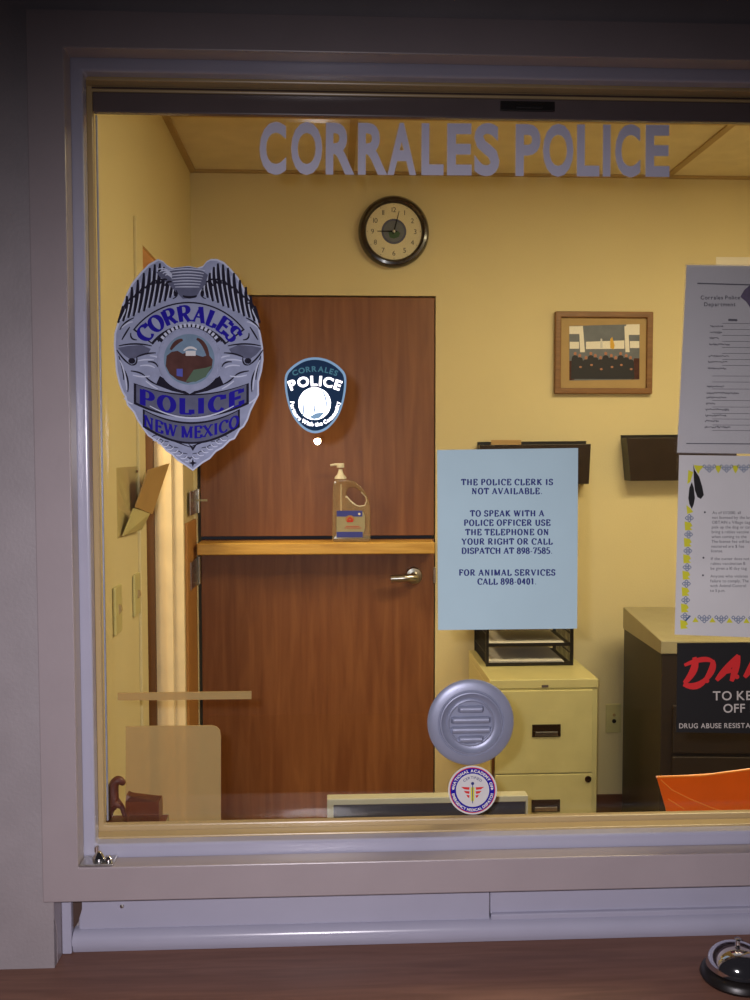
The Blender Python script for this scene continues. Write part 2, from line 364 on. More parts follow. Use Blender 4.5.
# doorway reveal lining and casing
shell('trim_1', M['side'], (LX-.118, LX-.002, 3.352, 3.36, 0, 2.01), (LX-.060, LX-.040, 3.340, 3.352, 0, 2.002))
shell('trim_8', mat('dark_stained_door_edge', (92, 62, 36), .5), (LX-.146, LX-.100, 3.332, 3.3515, 0, 2.0), bevel=.002)
shell('trim_2', M['tanjamb'], (LX-.118, LX-.002, 2.638, 3.352, 2.002, 2.01), (LX-.118, LX-.002, 2.63, 2.638, 0, 2.01))
shell('trim_3', M['office'], (LX, LX+.008, 2.545, 2.63, 0, 2.06), bevel=.002)
shell('trim_4', M['tanjamb'], (LX, LX+.010, 3.365, 3.597, 0, 1.19), bevel=.002)
shell('baseboard_back', M['base'], (.405, 2.4, 3.590, 3.6, 0, .105), bevel=.003)
shell('baseboard_left', M['base'], (LX, LX+.01, 1.56, 2.54, 0, .105), bevel=.003)
# ceiling grid
g = MB()
for x in (.083, 1.28): g.box(x-.012, x+.012, 2.412, 3.578, 2.474, 2.481)
for y in (1.8, 2.4, 3.0): g.box(LX+.02, 2.4, y-.012, y+.012, 2.4735, 2.4815)
g.box(LX, 2.4, 3.578, 3.6, 2.472, 2.4815); g.box(LX, LX+.022, 1.56, 3.578, 2.472, 2.4815)
struct(g.build('trim_5', M['grid']))
# dutch door in the back wall
door = thing('door_1', 'brown wood dutch door under the wall clock with a tan ledge on its lower leaf', 'door', (-.045, 3.6, 0)); struct(door)
MB().box(-.484, .400, 3.603, 3.645, 1.122, 2.021).build('upper_leaf', M['door'], door, bevel=.002)
lo = MB().box(-.484, .400, 3.600, 3.643, .008, 1.108).build('lower_leaf', M['door'], door, bevel=.002)
MB().box(-.486, .392, 3.500, 3.640, 1.062, 1.106).build('ledge', M['shelf'], door, bevel=.004)
hx, hz = at(414, 576, 3.58)
ros = MB().lathe([(.033, -.020), (.033, -.006), (.029, .0), (.016, .003), (.012, .022)], (hx, 3.58, hz), 'Y').build('rosette', M['steel'], door, smooth=True)
lev = MB().tube([(hx, 3.560, hz), (hx, 3.540, hz), (hx-.012, 3.532, hz), (hx-.045, 3.532, hz-.002), (hx-.090, 3.536, hz-.004)], [.012, .014, .0150, .0148, .0135], 14)
lev.build('lever_handle', M['steel'], door, smooth=True)
MB().box(.397, .406, 3.592, 3.603, hz-.03, hz+.03).build('strike_plate', M['steel'], door, bevel=.001)
for z0, z1 in ((.945, 1.045), (1.215, 1.30), (.16, .26)):
    hb = MB().box(LX+.011, LX+.014, 3.42, 3.592, z0, z1)
    hb.lathe([(.007, z0-.002), (.007, z1+.002)], (LX+.018, 3.594, 0), 'Z', 12)
    hg = hb.build('hinge', M['steel'], door, smooth=True)
    sc = MB()
    for k in range(3): sc.lathe([(.005, -.0005), (.004, .001)], (LX+.0142, 3.48+.05*(k % 2), z0+.02+.03*k), 'X', 10)
    sc.build('screw', M['track'], hg)
# small latch hook on the jamb just above the ledge
b = MB(); hkx, hkz = at(185, 498, 3.59)
b.box(hkx, hkx+.03, 3.57, 3.578, hkz-.012, hkz+.010); b.box(hkx+.03, hkx+.085, 3.571, 3.577, hkz-.012, hkz-.004)
b.build('latch_hook', M['cream'], door, bevel=.001)

# ------------------------------------------------------------------ service window
ZB, ZT = .838, 2.007
def ring(mb, ox0, ox1, oz0, oz1, ix0, ix1, iz0, iz1, y0, y1):
    mb.box(ox0, ix0, y0, y1, oz0, oz1); mb.box(ix1, ox1, y0, y1, oz0, oz1)
    mb.box(ix0, ix1, y0, y1, oz0, iz0); mb.box(ix0, ix1, y0, y1, iz1, oz1); return mb
def ringm(ox0, ox1, oz0, oz1, ix0, ix1, iz0, iz1, y0, y1):   # one welded ring so that bevels run clean round the corners
    m_ = MB(); V = []
    for y in (y0, y1):
        V += [(ox0, y, oz0), (ox1, y, oz0), (ox1, y, oz1), (ox0, y, oz1), (ix0, y, iz0), (ix1, y, iz0), (ix1, y, iz1), (ix0, y, iz1)]
    Fs = []
    for i in range(4):
        j = (i+1) % 4
        Fs += [(i, j, 4+j, 4+i), (8+i, 12+i, 12+j, 8+j), (i, 8+i, 8+j, j), (4+i, 4+j, 12+j, 12+i)]
    return m_.add(V, Fs)
cas = ringm(-.4195, .872, .787, 2.0595, -.3675, .820, ZB, ZT, 1.375, 1.41).build('trim_6', M['trim'], bevel=.0018); struct(cas)
win = thing('window_1', 'office service window with a white enamelled frame', 'window', (.22, 1.44, .84)); struct(win)
ringm(-.379, .831, .827, 2.018, -.3515, .803, .8565, 1.990, 1.412, 1.436).build('outer_frame', M['frame'], win, bevel=.004, seg=4)
ringm(-.379, .831, .827, 2.018, -.358, .809, .858, 1.9865, 1.436, 1.461).build('inner_frame', M['cjamb'], win, bevel=.0015)
ringm(-.379, .831, .827, 2.018, -.350, .801, .8665, 1.9795, 1.461, 1.4745).build('glass_stop', M['cjamb'], win, bevel=.002)
MB().box(-.350, .801, 1.462, 1.474, 1.9495, 1.9795).build('top_track', M['track'], win, bevel=.002)
MB().box(-.350, .801, 1.4592, 1.4608, 1.9832, 1.9856).build('gap_shade', M['gap_shade'], win)  # dark strip painted in for the shadow of the frame gap
b = MB().box(.262, .345, 1.4575, 1.462, 1.960, 1.9745); b.box(.285, .325, 1.455, 1.458, 1.963, 1.969); b.build('track_latch', M['black'], win, bevel=.001)
MB().box(-.352, .803, 1.4750, 1.4790, .860, 1.985).build('glass', M['glass'], win)
MB().box(-.349, -.3465, 1.4745, 1.4800, .868, 1.950).build('glass_edge_strip', M['alum'], win, bevel=.0008)
# chrome catch in the lower left corner of the frame
ct = thing('window_catch', 'small chrome corner catch on the window frame ledge at lower left', 'catch', (-.352, 1.395, .839))
MB().box(-.3665, -.318, 1.377, 1.410, .8385, .8415).build('plate', M['steel'], ct, bevel=.001)
b = MB().lathe([(.009, 0), (.0095, .004), (.006, .009), (.0035, .012)], (-.342, 1.394, .8415)); b.lathe([(.0035, .012), (.0035, .020)], (-.345, 1.394, .8415), n=14)
b.build('knob', M['chrome'], ct, smooth=True)
b = MB().lathe([(.006, 0), (.006, .004), (.003, .007)], (-.327, 1.389, .8415), n=16).build('screw_head', M['chrome'], ct, smooth=True)

# counter and apron under the window
tag(MB().box(WX0, WX1, .86, 1.3895, .64, .681).box(-.4083, .8998, 1.3895, 1.4515, .64, .681).build('counter', M['counter'], bevel=.0), 'reddish brown counter ledge below the service window', 'counter')
ap = thing('apron_panel', 'white enamelled pull tray panel recessed under the window casing', 'panel', (.2, 1.44, .69))
MB().box(-.385, .248, 1.440, 1.4515, .683, .785).build('left_panel', M['frame'], ap, bevel=.0012)
MB().box(.250, .895, 1.444, 1.4515, .683, .785).build('right_panel', M['frame'], ap, bevel=.0012)
prof = [(1.440, .7135), (1.4345, .7125), (1.429, .709), (1.4255, .704), (1.4245, .699), (1.4245, .695), (1.4285, .693), (1.4285, .689), (1.432, .6815), (1.4515, .6815), (1.4515, .7135)]
MB().prism(prof, lambda u, v, d: (d, u, v), -.392, .895).build('rounded_lip', M['frame'], ap, smooth=True)
MB().box(.250, .895, 1.436, 1.4515, .712, .722).build('slide_rail', M['frame'], ap, bevel=.002)
MB().box(-.4075, -.393, 1.426, 1.4515, .6815, .786).build('end_stile', M['frame'], ap, bevel=.002)
MB().prism([(-.393, .786), (-.3795, .786), (-.380, .745), (-.386, .725), (-.393, .715)], lambda u, v, d: (u, d, v), 1.438, 1.4395).build('end_gap_shade', M['gap_shade'], ap)  # dark sheet across the gap, its shade put into the colour
MB().lathe([(.0032, 0), (.0030, .0016), (.0015, .0022)], (at(122, 905, 1.4395)[0], 1.4395, at(122, 906, 1.4395)[1]), 'Y', 16).build('screw', M['steel'], ap, smooth=True)
tag(MB().prism([(1.39, .787), (1.39, .755), (1.398, .745), (1.403, .728), (1.403, .6815), (1.4515, .6815), (1.4515, .787)], lambda u, v, d: (d, u, v), -.4083, -.4077).build('cove_trim', M['trim']), 'thin curved cove strip at the left end of the counter recess', 'trim strip')
# service bell
bx, by = .588, 1.312
bell = thing('service_bell', 'chrome domed service bell with a black base on the counter', 'bell', (bx, by, .681))
MB().lathe([(.050, 0), (.052, .004), (.050, .010), (.046, .014), (.030, .016)], (bx, by, .6812)).build('base', M['black'], bell, smooth=True)
pr_ = [(.0425, .017), (.0435, .018)]+[(.0425*math.cos(math.radians(a)), .020+.030*math.sin(math.radians(a))) for a in range(4, 86, 9)]+[(.004, .0502), (.003, .0505)]
MB().lathe(pr_, (bx, by, .6812), n=64).build('dome', M['chrome'], bell, smooth=True)
MB().lathe([(.004, .050), (.0035, .054), (.0028, .0545), (.0028, .0565), (.0045, .057), (.005, .0585), (.003, .060)], (bx, by, .6812), n=20).build('plunger', M['chrome'], bell, smooth=True)

# ------------------------------------------------------------------ decals on the pane
K = pscale()
lt = thing('window_lettering', 'grey vinyl letters spelling CORRALES POLICE across the top of the window', 'lettering', pane(464, 172))
gl = bf(.034)
for word, org, yb_, hh in (((('C',56,133),('O',147,237),('R',247,330),('R',340,425),('A',425,508),('L',523,587),('E',597,668),('S',675,748)), 240, 171.8, 50.5),
                           ((('P',73,145),('O',152,240),('L',250,315),('I',325,347),('C',360,433),('E',448,517)), 490, 173.6, 50.5)):
    for c, ua, ub in word:
        g_ = gl(c); xa, xb = org+ua/2.885, org+ub/2.885; mb = MB()
        text(mb, c, line_fn(xa, yb_+(xa-org)*.006, .006), hh, lambda ch, g_=g_: g_, sx=(xb-xa)/hh/g_[2], align='l', thick=-.0006, d=.0010)
        mb.build('letter', M['vinyl'], lt)

# big badge decal -----------------------------------------------------------
bd = thing('badge_decal', 'large silver police badge decal with eagle wings and blue lettering, left on the glass', 'decal', pane(190, 470))
out = [(158,259),(163,261),(167,265),(172,268),(181,267),(189,266),(197,268),(203,266),(207,261),(211,259),(217,259),(224,262),(231,269),(238,277),(243,286),(248,295),(252,303),(256,315),(259,326),(261,335),(263,347),(263.5,360),(262,371),(259,382),(259,395),(255,403),(251,411),(248,420),(244,427),(240,430),(235,439),(230,441),(223,448),(216,452),(210,459),(203,463),(193,471),(186,466),(178,461),(172,455),(166,451),(160,444),(154,440),(148,436),(143,429),(137,420),(134,413),(127,405),(125,397),(122,392),(119,384),(116,371),(115,357),(114,345),(114.5,333),(117,325),(119,317),(122,305),(127,293),(132,283),(141,272),(149,264)]
MB().prism(out, pane, 0, .0008).build('backing', M['slite'], bd)
inn = [(190+(x-190)*.975, 362+(y-362)*.982) for x, y in out]
MB().flat(inn, pane, .0010).build('shield', M['silver'], bd)
D1 = .0012
for side in (1, -1):
    wing = MB(); wl = MB()
    mx = lambda x: x if side > 0 else 378-x
    top_ = [(123,306),(127,296),(132,287),(138,280),(144,273),(150,268),(155,264.5),(160,263.5),(164,267),(168,273),(170,280),(172,287)]
    for i, (ax_, ay_) in enumerate(top_):
        c_ = (118+5.2*i, 323-2.5*i+(i % 2)); m_ = (ax_*.5+c_[0]*.5+2.5, ay_*.5+c_[1]*.5-2)
        strokes(wing, [bez((mx(ax_), ay_), (mx(m_[0]), m_[1]), (mx(c_[0]), c_[1]))], 3.6, D1)
        strokes(wl, [bez((mx(ax_+2.6), ay_+3), (mx(m_[0]+2.4), m_[1]), (mx(c_[0]+2.2), c_[1]-2))], 1.2, D1+.0002)
        if 0 < i < 10:
            qx, qy = m_[0]-2, m_[1]-4
            strokes(wing, [bez((mx(qx-2), qy+5), (mx(qx+1), qy-1), (mx(qx+5), qy+1))], 2.2, D1+.0003)
    wing.build('wing_feathers', M['sdark'], bd, fix=False); wl.build('wing_highlights', M['slite'], bd, fix=False)
hd = MB()
hd.flat([(168,271),(176,268),(189,267),(200,269),(208,275),(206,284),(200,291),(196,298),(183,299),(176,292),(168,284),(160,277),(156,272)], pane, D1+.0003)
hd.build('eagle_body', M['smid'], bd, fix=False)
hs = MB(); hk = MB()
for k in range(7):
    y = 270+2.7*k; strokes(hs, [bez((168+k*1.2, y+1), (188, y-3+k*.6), (205-k*.9, y+1))], 1.1, D1+.0005)
for k in range(4): strokes(hs, [bez((157+k*3, 270+k*2), (166, 266+2*k), (172, 275+k))], 1.3, D1+.0005)
strokes(hk, [bez((183,296),(189,299),(197,296))], 2.6, D1+.0006); strokes(hk, [bez((176,290),(180,296),(173,299))], 1.4, D1+.0006); strokes(hk, [bez((203,289),(198,296),(206,299))], 1.4, D1+.0006)
hs.build('eagle_highlights', M['slite'], bd, fix=False); hk.build('eagle_talons', M['sdark'], bd, fix=False)
# side scrolls and flourishes
for side in (1, -1):
    sc1 = MB(); sc2 = MB(); sc3 = MB()
    mx = lambda x: x if side > 0 else 380-x
    P = lambda *q: [(mx(x), y) for x, y in q]
    sc3.flat(P((118,348),(128,346),(142,345),(151,349),(148,354),(139,357),(131,360),(124,355)), pane, D1+.0001)
    for q in (((117,350),(124,361),(131,365)), ((131,365),(138,366),(137,357)), ((119,346),(135,342),(152,346)), ((137,357),(145,353),(156,353)), ((131,371),(141,372),(145,376)), ((145,376),(150,382),(158,385)),
              ((120,330),(124,322),(134,318)), ((131,333),(130,340),(137,340)), ((122,340),(126,333),(130,327)), ((119,356),(124,370),(124,380)), ((123,368),(130,378),(128,392)), ((152,338),(157,336),(159,342)), ((148,362),(156,361),(158,367))):
        strokes(sc1, [bez(*P(*q))], 1.7, D1+.0003)
    sc1.flat([(mx(132)+3.6*math.cos(a*.7), 361+3.0*math.sin(a*.7)) for a in range(9)], pane, D1+.0003)
    for q in (((138,361),(146,359),(154,360)), ((140,366),(150,364),(155,368)), ((133,375),(142,378),(150,376)), ((120,360),(126,372),(127,390)), ((122,328),(128,322),(133,322)), ((150,356),(158,356),(161,360)), ((124,398),(130,404),(133,404)), ((146,381),(152,386),(158,389))):
        strokes(sc2, [bez(*P(*q))], 1.5, D1+.0004)
    # lower leaf pattern
    for i in range(8):
        x = 152+i*4.6; y = 437+i*3.0
        strokes(sc1, [bez((mx(x), y), (mx(x+3), y-3), (mx(x+8), y-1+(i % 2)*3))], .9, D1+.0003)
        strokes(sc2, [bez((mx(x+1), y+3), (mx(x+5), y+5), (mx(x+8), y+1))], 1.2, D1+.0004)
    strokes(sc1, [bez((mx(150),430),(mx(170),440),(mx(190),447)), bez((mx(146),421),(mx(150),430),(mx(156),434))], 1.4, D1+.0003)
    sc3.build('scroll_shadow', M['smid'], bd, fix=False); sc1.build('scrollwork', M['sdark'], bd, fix=False); sc2.build('scroll_highlight', M['slite'], bd, fix=False)
# ribbons
def arcband(cx, cy, r0_, r1_, a0, a1, n=24):
    o_ = [(cx+r1_*math.cos(math.radians(a0+(a1-a0)*i/n)), cy-r1_*math.sin(math.radians(a0+(a1-a0)*i/n))) for i in range(n+1)]
    return o_+[(cx+r0_*math.cos(math.radians(a1+(a0-a1)*i/n)), cy-r0_*math.sin(math.radians(a1+(a0-a1)*i/n))) for i in range(n+1)]
MB().flat(arcband(189, 372, 45, 70, 37, 143), pane, D1+.0004).build('ribbon_edge', M['sdark'], bd, fix=False)
MB().flat(arcband(189, 372, 47.5, 68.5, 38.5, 141.5), pane, D1+.0006).build('top_ribbon', M['silver'], bd, fix=False)
slab = lambda ch: serif(ch, .29, .11)
tm = MB(); text(tm, 'CORRALES', arc_fn(189, 372, 50.5), 15.5, slab, gap=.10, sx=.93, d=D1+.0008)
tm.build('top_lettering', M['navy'], bd, fix=False)
# rays and seal
rb = MB(); rw = MB()
rb.flat(arcband(189.5, 360, 30, 39, 32, 148), pane, D1+.0005)
for i in range(15):
    a = math.radians(40+100*i/14); strokes(rw, [[(189.5+33*math.cos(a), 360-33*math.sin(a)), (189.5+36.5*math.cos(a), 360-36.5*math.sin(a))]], 2.6, D1+.0007)
rb.flat([(156,385),(160,376),(190,394),(220,376),(224,385),(208,391),(190,395),(172,391)], pane, D1+.0005)
rb.build('seal_shadow', M['sdark'], bd, fix=False); rw.build('seal_rays', M['slite'], bd, fix=False)
MB().lathe([(31.5*K, 0), (31*K, .0006), (28*K, .0012), (24.6*K, .0007)], pane(189.5, 359.5, D1+.0006), 'Y', 48).build('seal_ring', M['silver'], bd, smooth=True)
MB().flat(circ(189.5, 359.5, 25.3), pane, D1+.0018).build('seal_sky', M['sky'], bd, fix=False)
sb = MB(); dq = D1+.0020
sb.flat([(167,356),(172,352),(178,351),(183,354),(190,352),(196,355),(203,357),(209,355),(213,360),(212,368),(206,376),(198,381),(188,383),(178,380),(170,374),(166,366)], pane, dq)
strokes(sb, [bez((183,340),(176,341),(171,350),8), bez((197,339),(206,342),(209,360),8)], 4.2, dq)
sb.build('seal_buildings', M['brown'], bd, fix=False)
b = MB().flat([(194,370),(206,368),(212,366),(206,377),(196,382),(186,382)], pane, dq+.0002); b.build('seal_trees', M['green'], bd, fix=False)
b = MB().flat([(177,369),(183,369),(183,377),(177,376)], pane, dq+.0002); b.build('seal_door', M['pblue'], bd, fix=False)
strokes(b := MB(), [bez((184,351),(190,345),(197,350))], 2.4, dq+.0002); b.flat([(186,351),(196,351),(196,356),(186,356)], pane, dq+.0002); b.build('seal_church', M['greyp'], bd, fix=False)
# middle and lower ribbons
def sagband(x0, x1, yt, yb, sag0, sag1, n=20):
    xm = (x0+x1)/2; f = lambda x, y, s_: y+s_*(1-((x-xm)/((x1-x0)/2))**2)
    xs = [x0+(x1-x0)*i/n for i in range(n+1)]
    return [(x, f(x, yt, sag0)) for x in xs]+[(x, f(x, yb, sag1)) for x in reversed(xs)]
MB().flat(sagband(134, 249, 383, 404, 11, 14), pane, D1+.0006).build('middle_ribbon_edge', M['sdark'], bd, fix=False)
MB().flat(sagband(136.5, 246.5, 384.5, 402.5, 11, 14), pane, D1+.0008).build('middle_ribbon', M['smid'], bd, fix=False)
sagf = lambda xm, yb, hw, s_: (lambda u, v, d: pane(xm+u, yb+s_*(1-(u/hw)**2)-v*(1+.0*u), d))
tm = MB(); text(tm, 'POLICE', sagf(191.5, 401.5, 58, 12.5), 15.5, slab, gap=.30, sx=1.30, d=D1+.0010); tm.build('middle_lettering', M['navy'], bd, fix=False)
MB().flat(sagband(143, 240, 409, 427, 13, 17), pane, D1+.0006).build('lower_ribbon_edge', M['sdark'], bd, fix=False)
MB().flat(sagband(145, 238, 411, 425, 13, 17), pane, D1+.0008).build('lower_ribbon', M['smid'], bd, fix=False)
tm = MB(); text(tm, 'NEW MEXICO', sagf(191.5, 424.5, 50, 13.5), 11.5, lambda c: serif(c, .24, .11), gap=.12, space=.30, sx=1.0, d=D1+.0010); tm.build('lower_lettering', M['navy'], bd, fix=False)
b = MB(); strokes(b, [bez((150,406),(192,430),(234,406),14)], 1.6, D1+.0011); b.build('ribbon_beading', M['slite'], bd, fix=False)
st = [(193+(4.2 if i % 2 == 0 else 1.6)*math.sin(i*PI/4), 463-(4.2 if i % 2 == 0 else 1.6)*math.cos(i*PI/4)) for i in range(8)]
b = MB().flat(st, pane, D1+.0006); b.flat([(188,443),(193,447),(198,443),(193,451)], pane, D1+.0006); b.build('lower_star', M['sdark'], bd, fix=False)

# shoulder-patch decal --------------------------------------------------------
pd = thing('patch_decal', 'small blue shield shaped police patch decal with bright reflective seal', 'decal', pane(315, 434))
po = [(315,357),(325,358.5),(333,362),(340,367),(346,374),(346.5,384),(345,396),(342,408),(338,417),(332,425),(325,431),(315,434),(306,431),(299,425),(293,417),(289,408),(286,396),(284.5,384),(285,374),(291,367),(298,362),(305,358.5)]
for _ in range(2):
    po = [q for i in range(len(po)) for a_, b_ in [(po[i], po[(i+1) % len(po)])] for q in ((a_[0]*.75+b_[0]*.25, a_[1]*.75+b_[1]*.25), (a_[0]*.25+b_[0]*.75, a_[1]*.25+b_[1]*.75))]
MB().prism(po, pane, 0, .0008).build('border', M['patchrim'], pd)
MB().flat([(315.3+(x-315.3)*.93, 395+(y-395)*.935) for x, y in po], pane, .0010).build('field', M['patch'], pd)
tm = MB(); text(tm, 'CORRALES', arc_fn(315, 423, 51.5), 5.4, bf(.03), gap=.18, d=.0012, sx=1.05); tm.build('town_lettering', M['teal'], pd, fix=False)
tm = MB(); text(tm, 'POLICE', arc_fn(315, 446, 60.5), 9.8, bf(.035), gap=.16, d=.0012, sx=1.0); tm.build('police_lettering', M['refl'], pd, fix=False)
tm = MB(); text(tm, 'Partners With the Community', arc_fn(315, 401.5, 24.6, a_mid=270, flip=True), 3.9, bf(.03), gap=.15, space=.32, d=.0012, sx=.98); tm.build('motto_lettering', M['refl'], pd, fix=False)
MB().flat(circ(314.6, 403.6, 16.2), pane, .0012).build('seal', M['refl'], pd, fix=False)
b = MB(); strokes(b, [bez((321,389),(327,396),(327,412),8), [(304,404), (303,416)], [(314,405), (315,413)]], 1.6, .0014); b.flat([(309,417),(316,413),(325,412),(320,418),(314,419.5)], pane, .0014); b.build('seal_drawing', M['patchrim'], pd, fix=False)

# speak-through grille ---------------------------------------------------------
vc = pane(470.5, 722); vn = thing('speaking_grille', 'round cast aluminium speak-through grille on the glass', 'speaking grille', (vc[0], GY, vc[2]))
R_ = 44.3*K
MB().lathe([(R_, 0), (R_, .0015), (R_-.0015, .0032), (R_-.006, .0048), (R_*.86, .0060), (R_*.765, .0066), (R_*.75, .0056), (R_*.735, .0056), (R_*.715, .0082), (R_*.69, .0085), (R_*.665, .0066), (R_*.62, .0040), (R_*.55, .0022)], (vc[0], GY, vc[2]), 'Y', 72).build('flange', M['alum'], vn, smooth=True)
MB().lathe([(R_*.55, .0), (R_*.55, .0045), (R_*.52, .0055), (R_*.49, .0042), (R_*.485, .0008)], (vc[0], GY, vc[2]), 'Y', 64, cap=False).build('inner_ring', M['alum'], vn, smooth=True)
MB().lathe([(R_*.5, .0018), (R_*.49, .0024)], (vc[0], GY, vc[2]), 'Y', 48).build('back_plate', M['alum'], vn)
for k, (dz, hw) in enumerate(((.31, .30), (.06, .46), (-.17, .47), (-.39, .30))):
    m_ = MB(); zc = vc[2]+dz*R_; h = R_*.085; pts = []
    n = 8
    for (xx, q) in ((-hw, .2), (-hw+.05, 1), (hw-.05, 1), (hw, .2)):
        for i in range(n+1):
            a = PI*i/n; pts.append((vc[0]+xx*R_, GY-.0024-.0062*q*math.sin(a), zc+h*math.cos(a)*(.6+.4*q)))
    Fs = []
    for j in range(3):
        for i in range(n): Fs.append((j*(n+1)+i, j*(n+1)+i+1, (j+1)*(n+1)+i+1, (j+1)*(n+1)+i))
    Fs += [tuple(range(n+1)), tuple(range(3*(n+1), 4*(n+1)))]
    m_.add(pts, Fs).build('louver', M['alum'], vn, smooth=True)

# emergency medical dispatch sticker ----------------------------------------------
ec = (472.5, 790); es = thing('round_sticker', 'round blue and white emergency medical sticker below the grille', 'sticker', pane(472.5, 814))
MB().prism(circ(*ec, 24.4, 48), pane, 0, .0005).build('backing', M['greyp'], es)
MB().flat(circ(*ec, 22.8, 48), pane, .0007).build('red_ring', M['red'], es, fix=False)
MB().flat(circ(*ec, 22.0, 48), pane, .0009).build('blue_ring', M['navy'], es, fix=False)
MB().flat(circ(*ec, 16.6, 48), pane, .0011).build('center_disc', M['greyp'], es, fix=False)
tm = MB(); text(tm, 'NATIONAL ACADEMY OF', arc_fn(*ec, 18.0), 2.9, bf(.03), gap=.13, d=.0011)
text(tm, 'EMERGENCY MEDICAL DISPATCH', arc_fn(*ec, 21.0, a_mid=270, flip=True), 2.7, bf(.03), gap=.09, d=.0011)
for sx_ in (-1, 1): tm.flat([(ec[0]+sx_*19.4+(1.7 if i % 2 == 0 else .7)*math.sin(i*PI/5), ec[1]-1.5-(1.7 if i % 2 == 0 else .7)*math.cos(i*PI/5)) for i in range(10)], pane, .0011)
tm.build('ring_lettering', M['paper'], es, fix=False)
tm = MB(); text(tm, 'CERTIFIED', arc_fn(*ec, 11.5), 2.6, bf(.01), gap=.2, d=.0013); tm.flat(circ(472.5, 783.2, 1.6, 12), pane, .0014); strokes(tm, [[(472.5,784),(472.5,803)]], .8, .0014)
tm.build('staff', M['ink'], es, fix=False)
b = MB(); b.flat([(470.6,787),(474.4,787),(474.2,800),(472.5,802),(470.8,800)], pane, .0013); b.build('scroll', M['yellow'], es, fix=False)
b = MB()
for s_ in (-1, 1):
    for k in range(3): b.flat([(472.5+s_*3, 787+k*4), (472.5+s_*(11.5-2.6*k), 786.6+k*4), (472.5+s_*(8.5-1.8*k), 789+k*4), (472.5+s_*3.4, 789.6+k*4)], pane, .0013)
b.build('wings', M['red'], es, fix=False)

# blue notice ---------------------------------------------------------------
nt_ = thing('blue_notice', 'light blue paper notice saying the police clerk is not available', 'notice', pane(507, 628))
def sheet(c, m, parent, name='paper', d0=0.0002, d1=.0007, bow=0.0, n=8):
    (tl, tr, br, bl) = c; V = []; Fs = []
    for j in range(n+1):
        for i in range(n+1):
            u, v = i/n, j/n
            x = (1-v)*((1-u)*tl[0]+u*tr[0])+v*((1-u)*bl[0]+u*br[0]); y = (1-v)*((1-u)*tl[1]+u*tr[1])+v*((1-u)*bl[1]+u*br[1])
            e = bow*(abs(2*u-1)**3)*.5+bow*v**4
            V.append(pane(x, y, d1+e))
    k = len(V); V += [(a[0], a[1]+(d1-d0)*.9, a[2]) for a in V]
    q = lambda i, j: j*(n+1)+i
    for j in range(n):
        for i in range(n):
            Fs += [(q(i,j), q(i+1,j), q(i+1,j+1), q(i,j+1)), (k+q(i,j+1), k+q(i+1,j+1), k+q(i+1,j), k+q(i,j))]
    for i in range(n): Fs += [(q(i,0), k+q(i,0), k+q(i+1,0), q(i+1,0)), (q(i+1,n), k+q(i+1,n), k+q(i,n), q(i,n)), (q(0,i+1), k+q(0,i+1), k+q(0,i), q(0,i)), (q(n,i), k+q(n,i), k+q(n,i+1), q(n,i+1))]
    return MB().add(V, Fs).build(name, m, parent, smooth=True)
sheet([(437, 450), (578, 448), (577, 628.5), (438, 630)], M['bluep'], nt_)
for para in ((('THE POLICE CLERK IS', 485, 93), ('NOT AVAILABLE.', 494, 71)),
             (('TO SPEAK WITH A', 516.3, 75), ('POLICE OFFICER USE', 525.6, 87), ('THE TELEPHONE ON', 535, 84), ('YOUR RIGHT OR CALL', 544.4, 92), ('DISPATCH AT 898-7585.', 553.6, 91)),
             (('FOR ANIMAL SERVICES', 575.4, 97), ('CALL 898-0401.', 584.3, 59))):
    tm = MB(); gl_ = lambda c: serif(c, .27, .13)
    for s_, y, w_ in para:
        tt = text(MB(), s_, line_fn(0, 0), 5.9, gl_, gap=.12, space=.42)
        n_ = len(s_)-1; text(tm, s_, line_fn(507, y, -.002), 5.9, gl_, gap=.12+(w_-tt)/5.9/n_, space=.42, d=.0010)
    tm.build('printed_paragraph', M['ink'], nt_, fix=False)

# cream sheet behind, fee list, dog-licence notice, sign ----------------------
fl = thing('fee_list', 'grey sleeved department list taped top right on the glass', 'paper notice', pane(750, 452))
sheet([(686.5, 265), (829, 267), (826, 455), (677, 452.5)], M['greyp'], fl)
sheet([(684.5, 264), (831, 266), (829, 457), (675.5, 453.5)], M['sleeve'], fl, 'plastic_sleeve', .0016, .0019, bow=.002)
tm = MB(); text(tm, 'Corrales Police', line_fn(720, 299.5), 4.0, bf(.02), gap=.16, d=.0012); text(tm, 'Department', line_fn(719.5, 306.3), 4.0, bf(.02), gap=.16, d=.0012)
tm.build('heading', M['kink'], fl, fix=False)
tm = MB(); random.seed(2)
for y, wd in ((327, 12), (333, 11), (338.5, 9), (345, 20), (356.5, 20), (362.5, 19), (369, 18), (387, 17), (393.5, 32), (398, 19), (404, 8), (410, 23), (416, 20), (421.5, 13), (427.5, 25)):
    x = 710-(y-327)*.055; xe = x+wd
    while x < xe:
        l_ = random.uniform(.7, 1.5); strokes(tm, [[(x, y-random.uniform(.6, 1.6)), (x+l_, y+random.uniform(-.6, .9))]], .8, .0012); x += l_+.35
strokes(tm, [[(728, 320), (737, 320.3)]], 2.2, .0012)
tm.build('entries', M['kink'], fl, fix=False)
tm = MB()
for y in (324, 330, 336, 342, 348, 354, 360, 366, 376.5, 382.5, 389.5, 401, 407.5, 414, 419.5, 425.5, 431):
    strokes(tm, [[(712 if y > 376 else 722, y-.5), (823, y)]], .45, .0011)
strokes(tm, [[(697-0, 283.5), (750, 285), (826, 285.5)]], 1.3, .0011); strokes(tm, [[(686, 443.5), (825, 444.5)]], 1.0, .0011)
tm.build('rules', M['kink'], fl, fix=False)
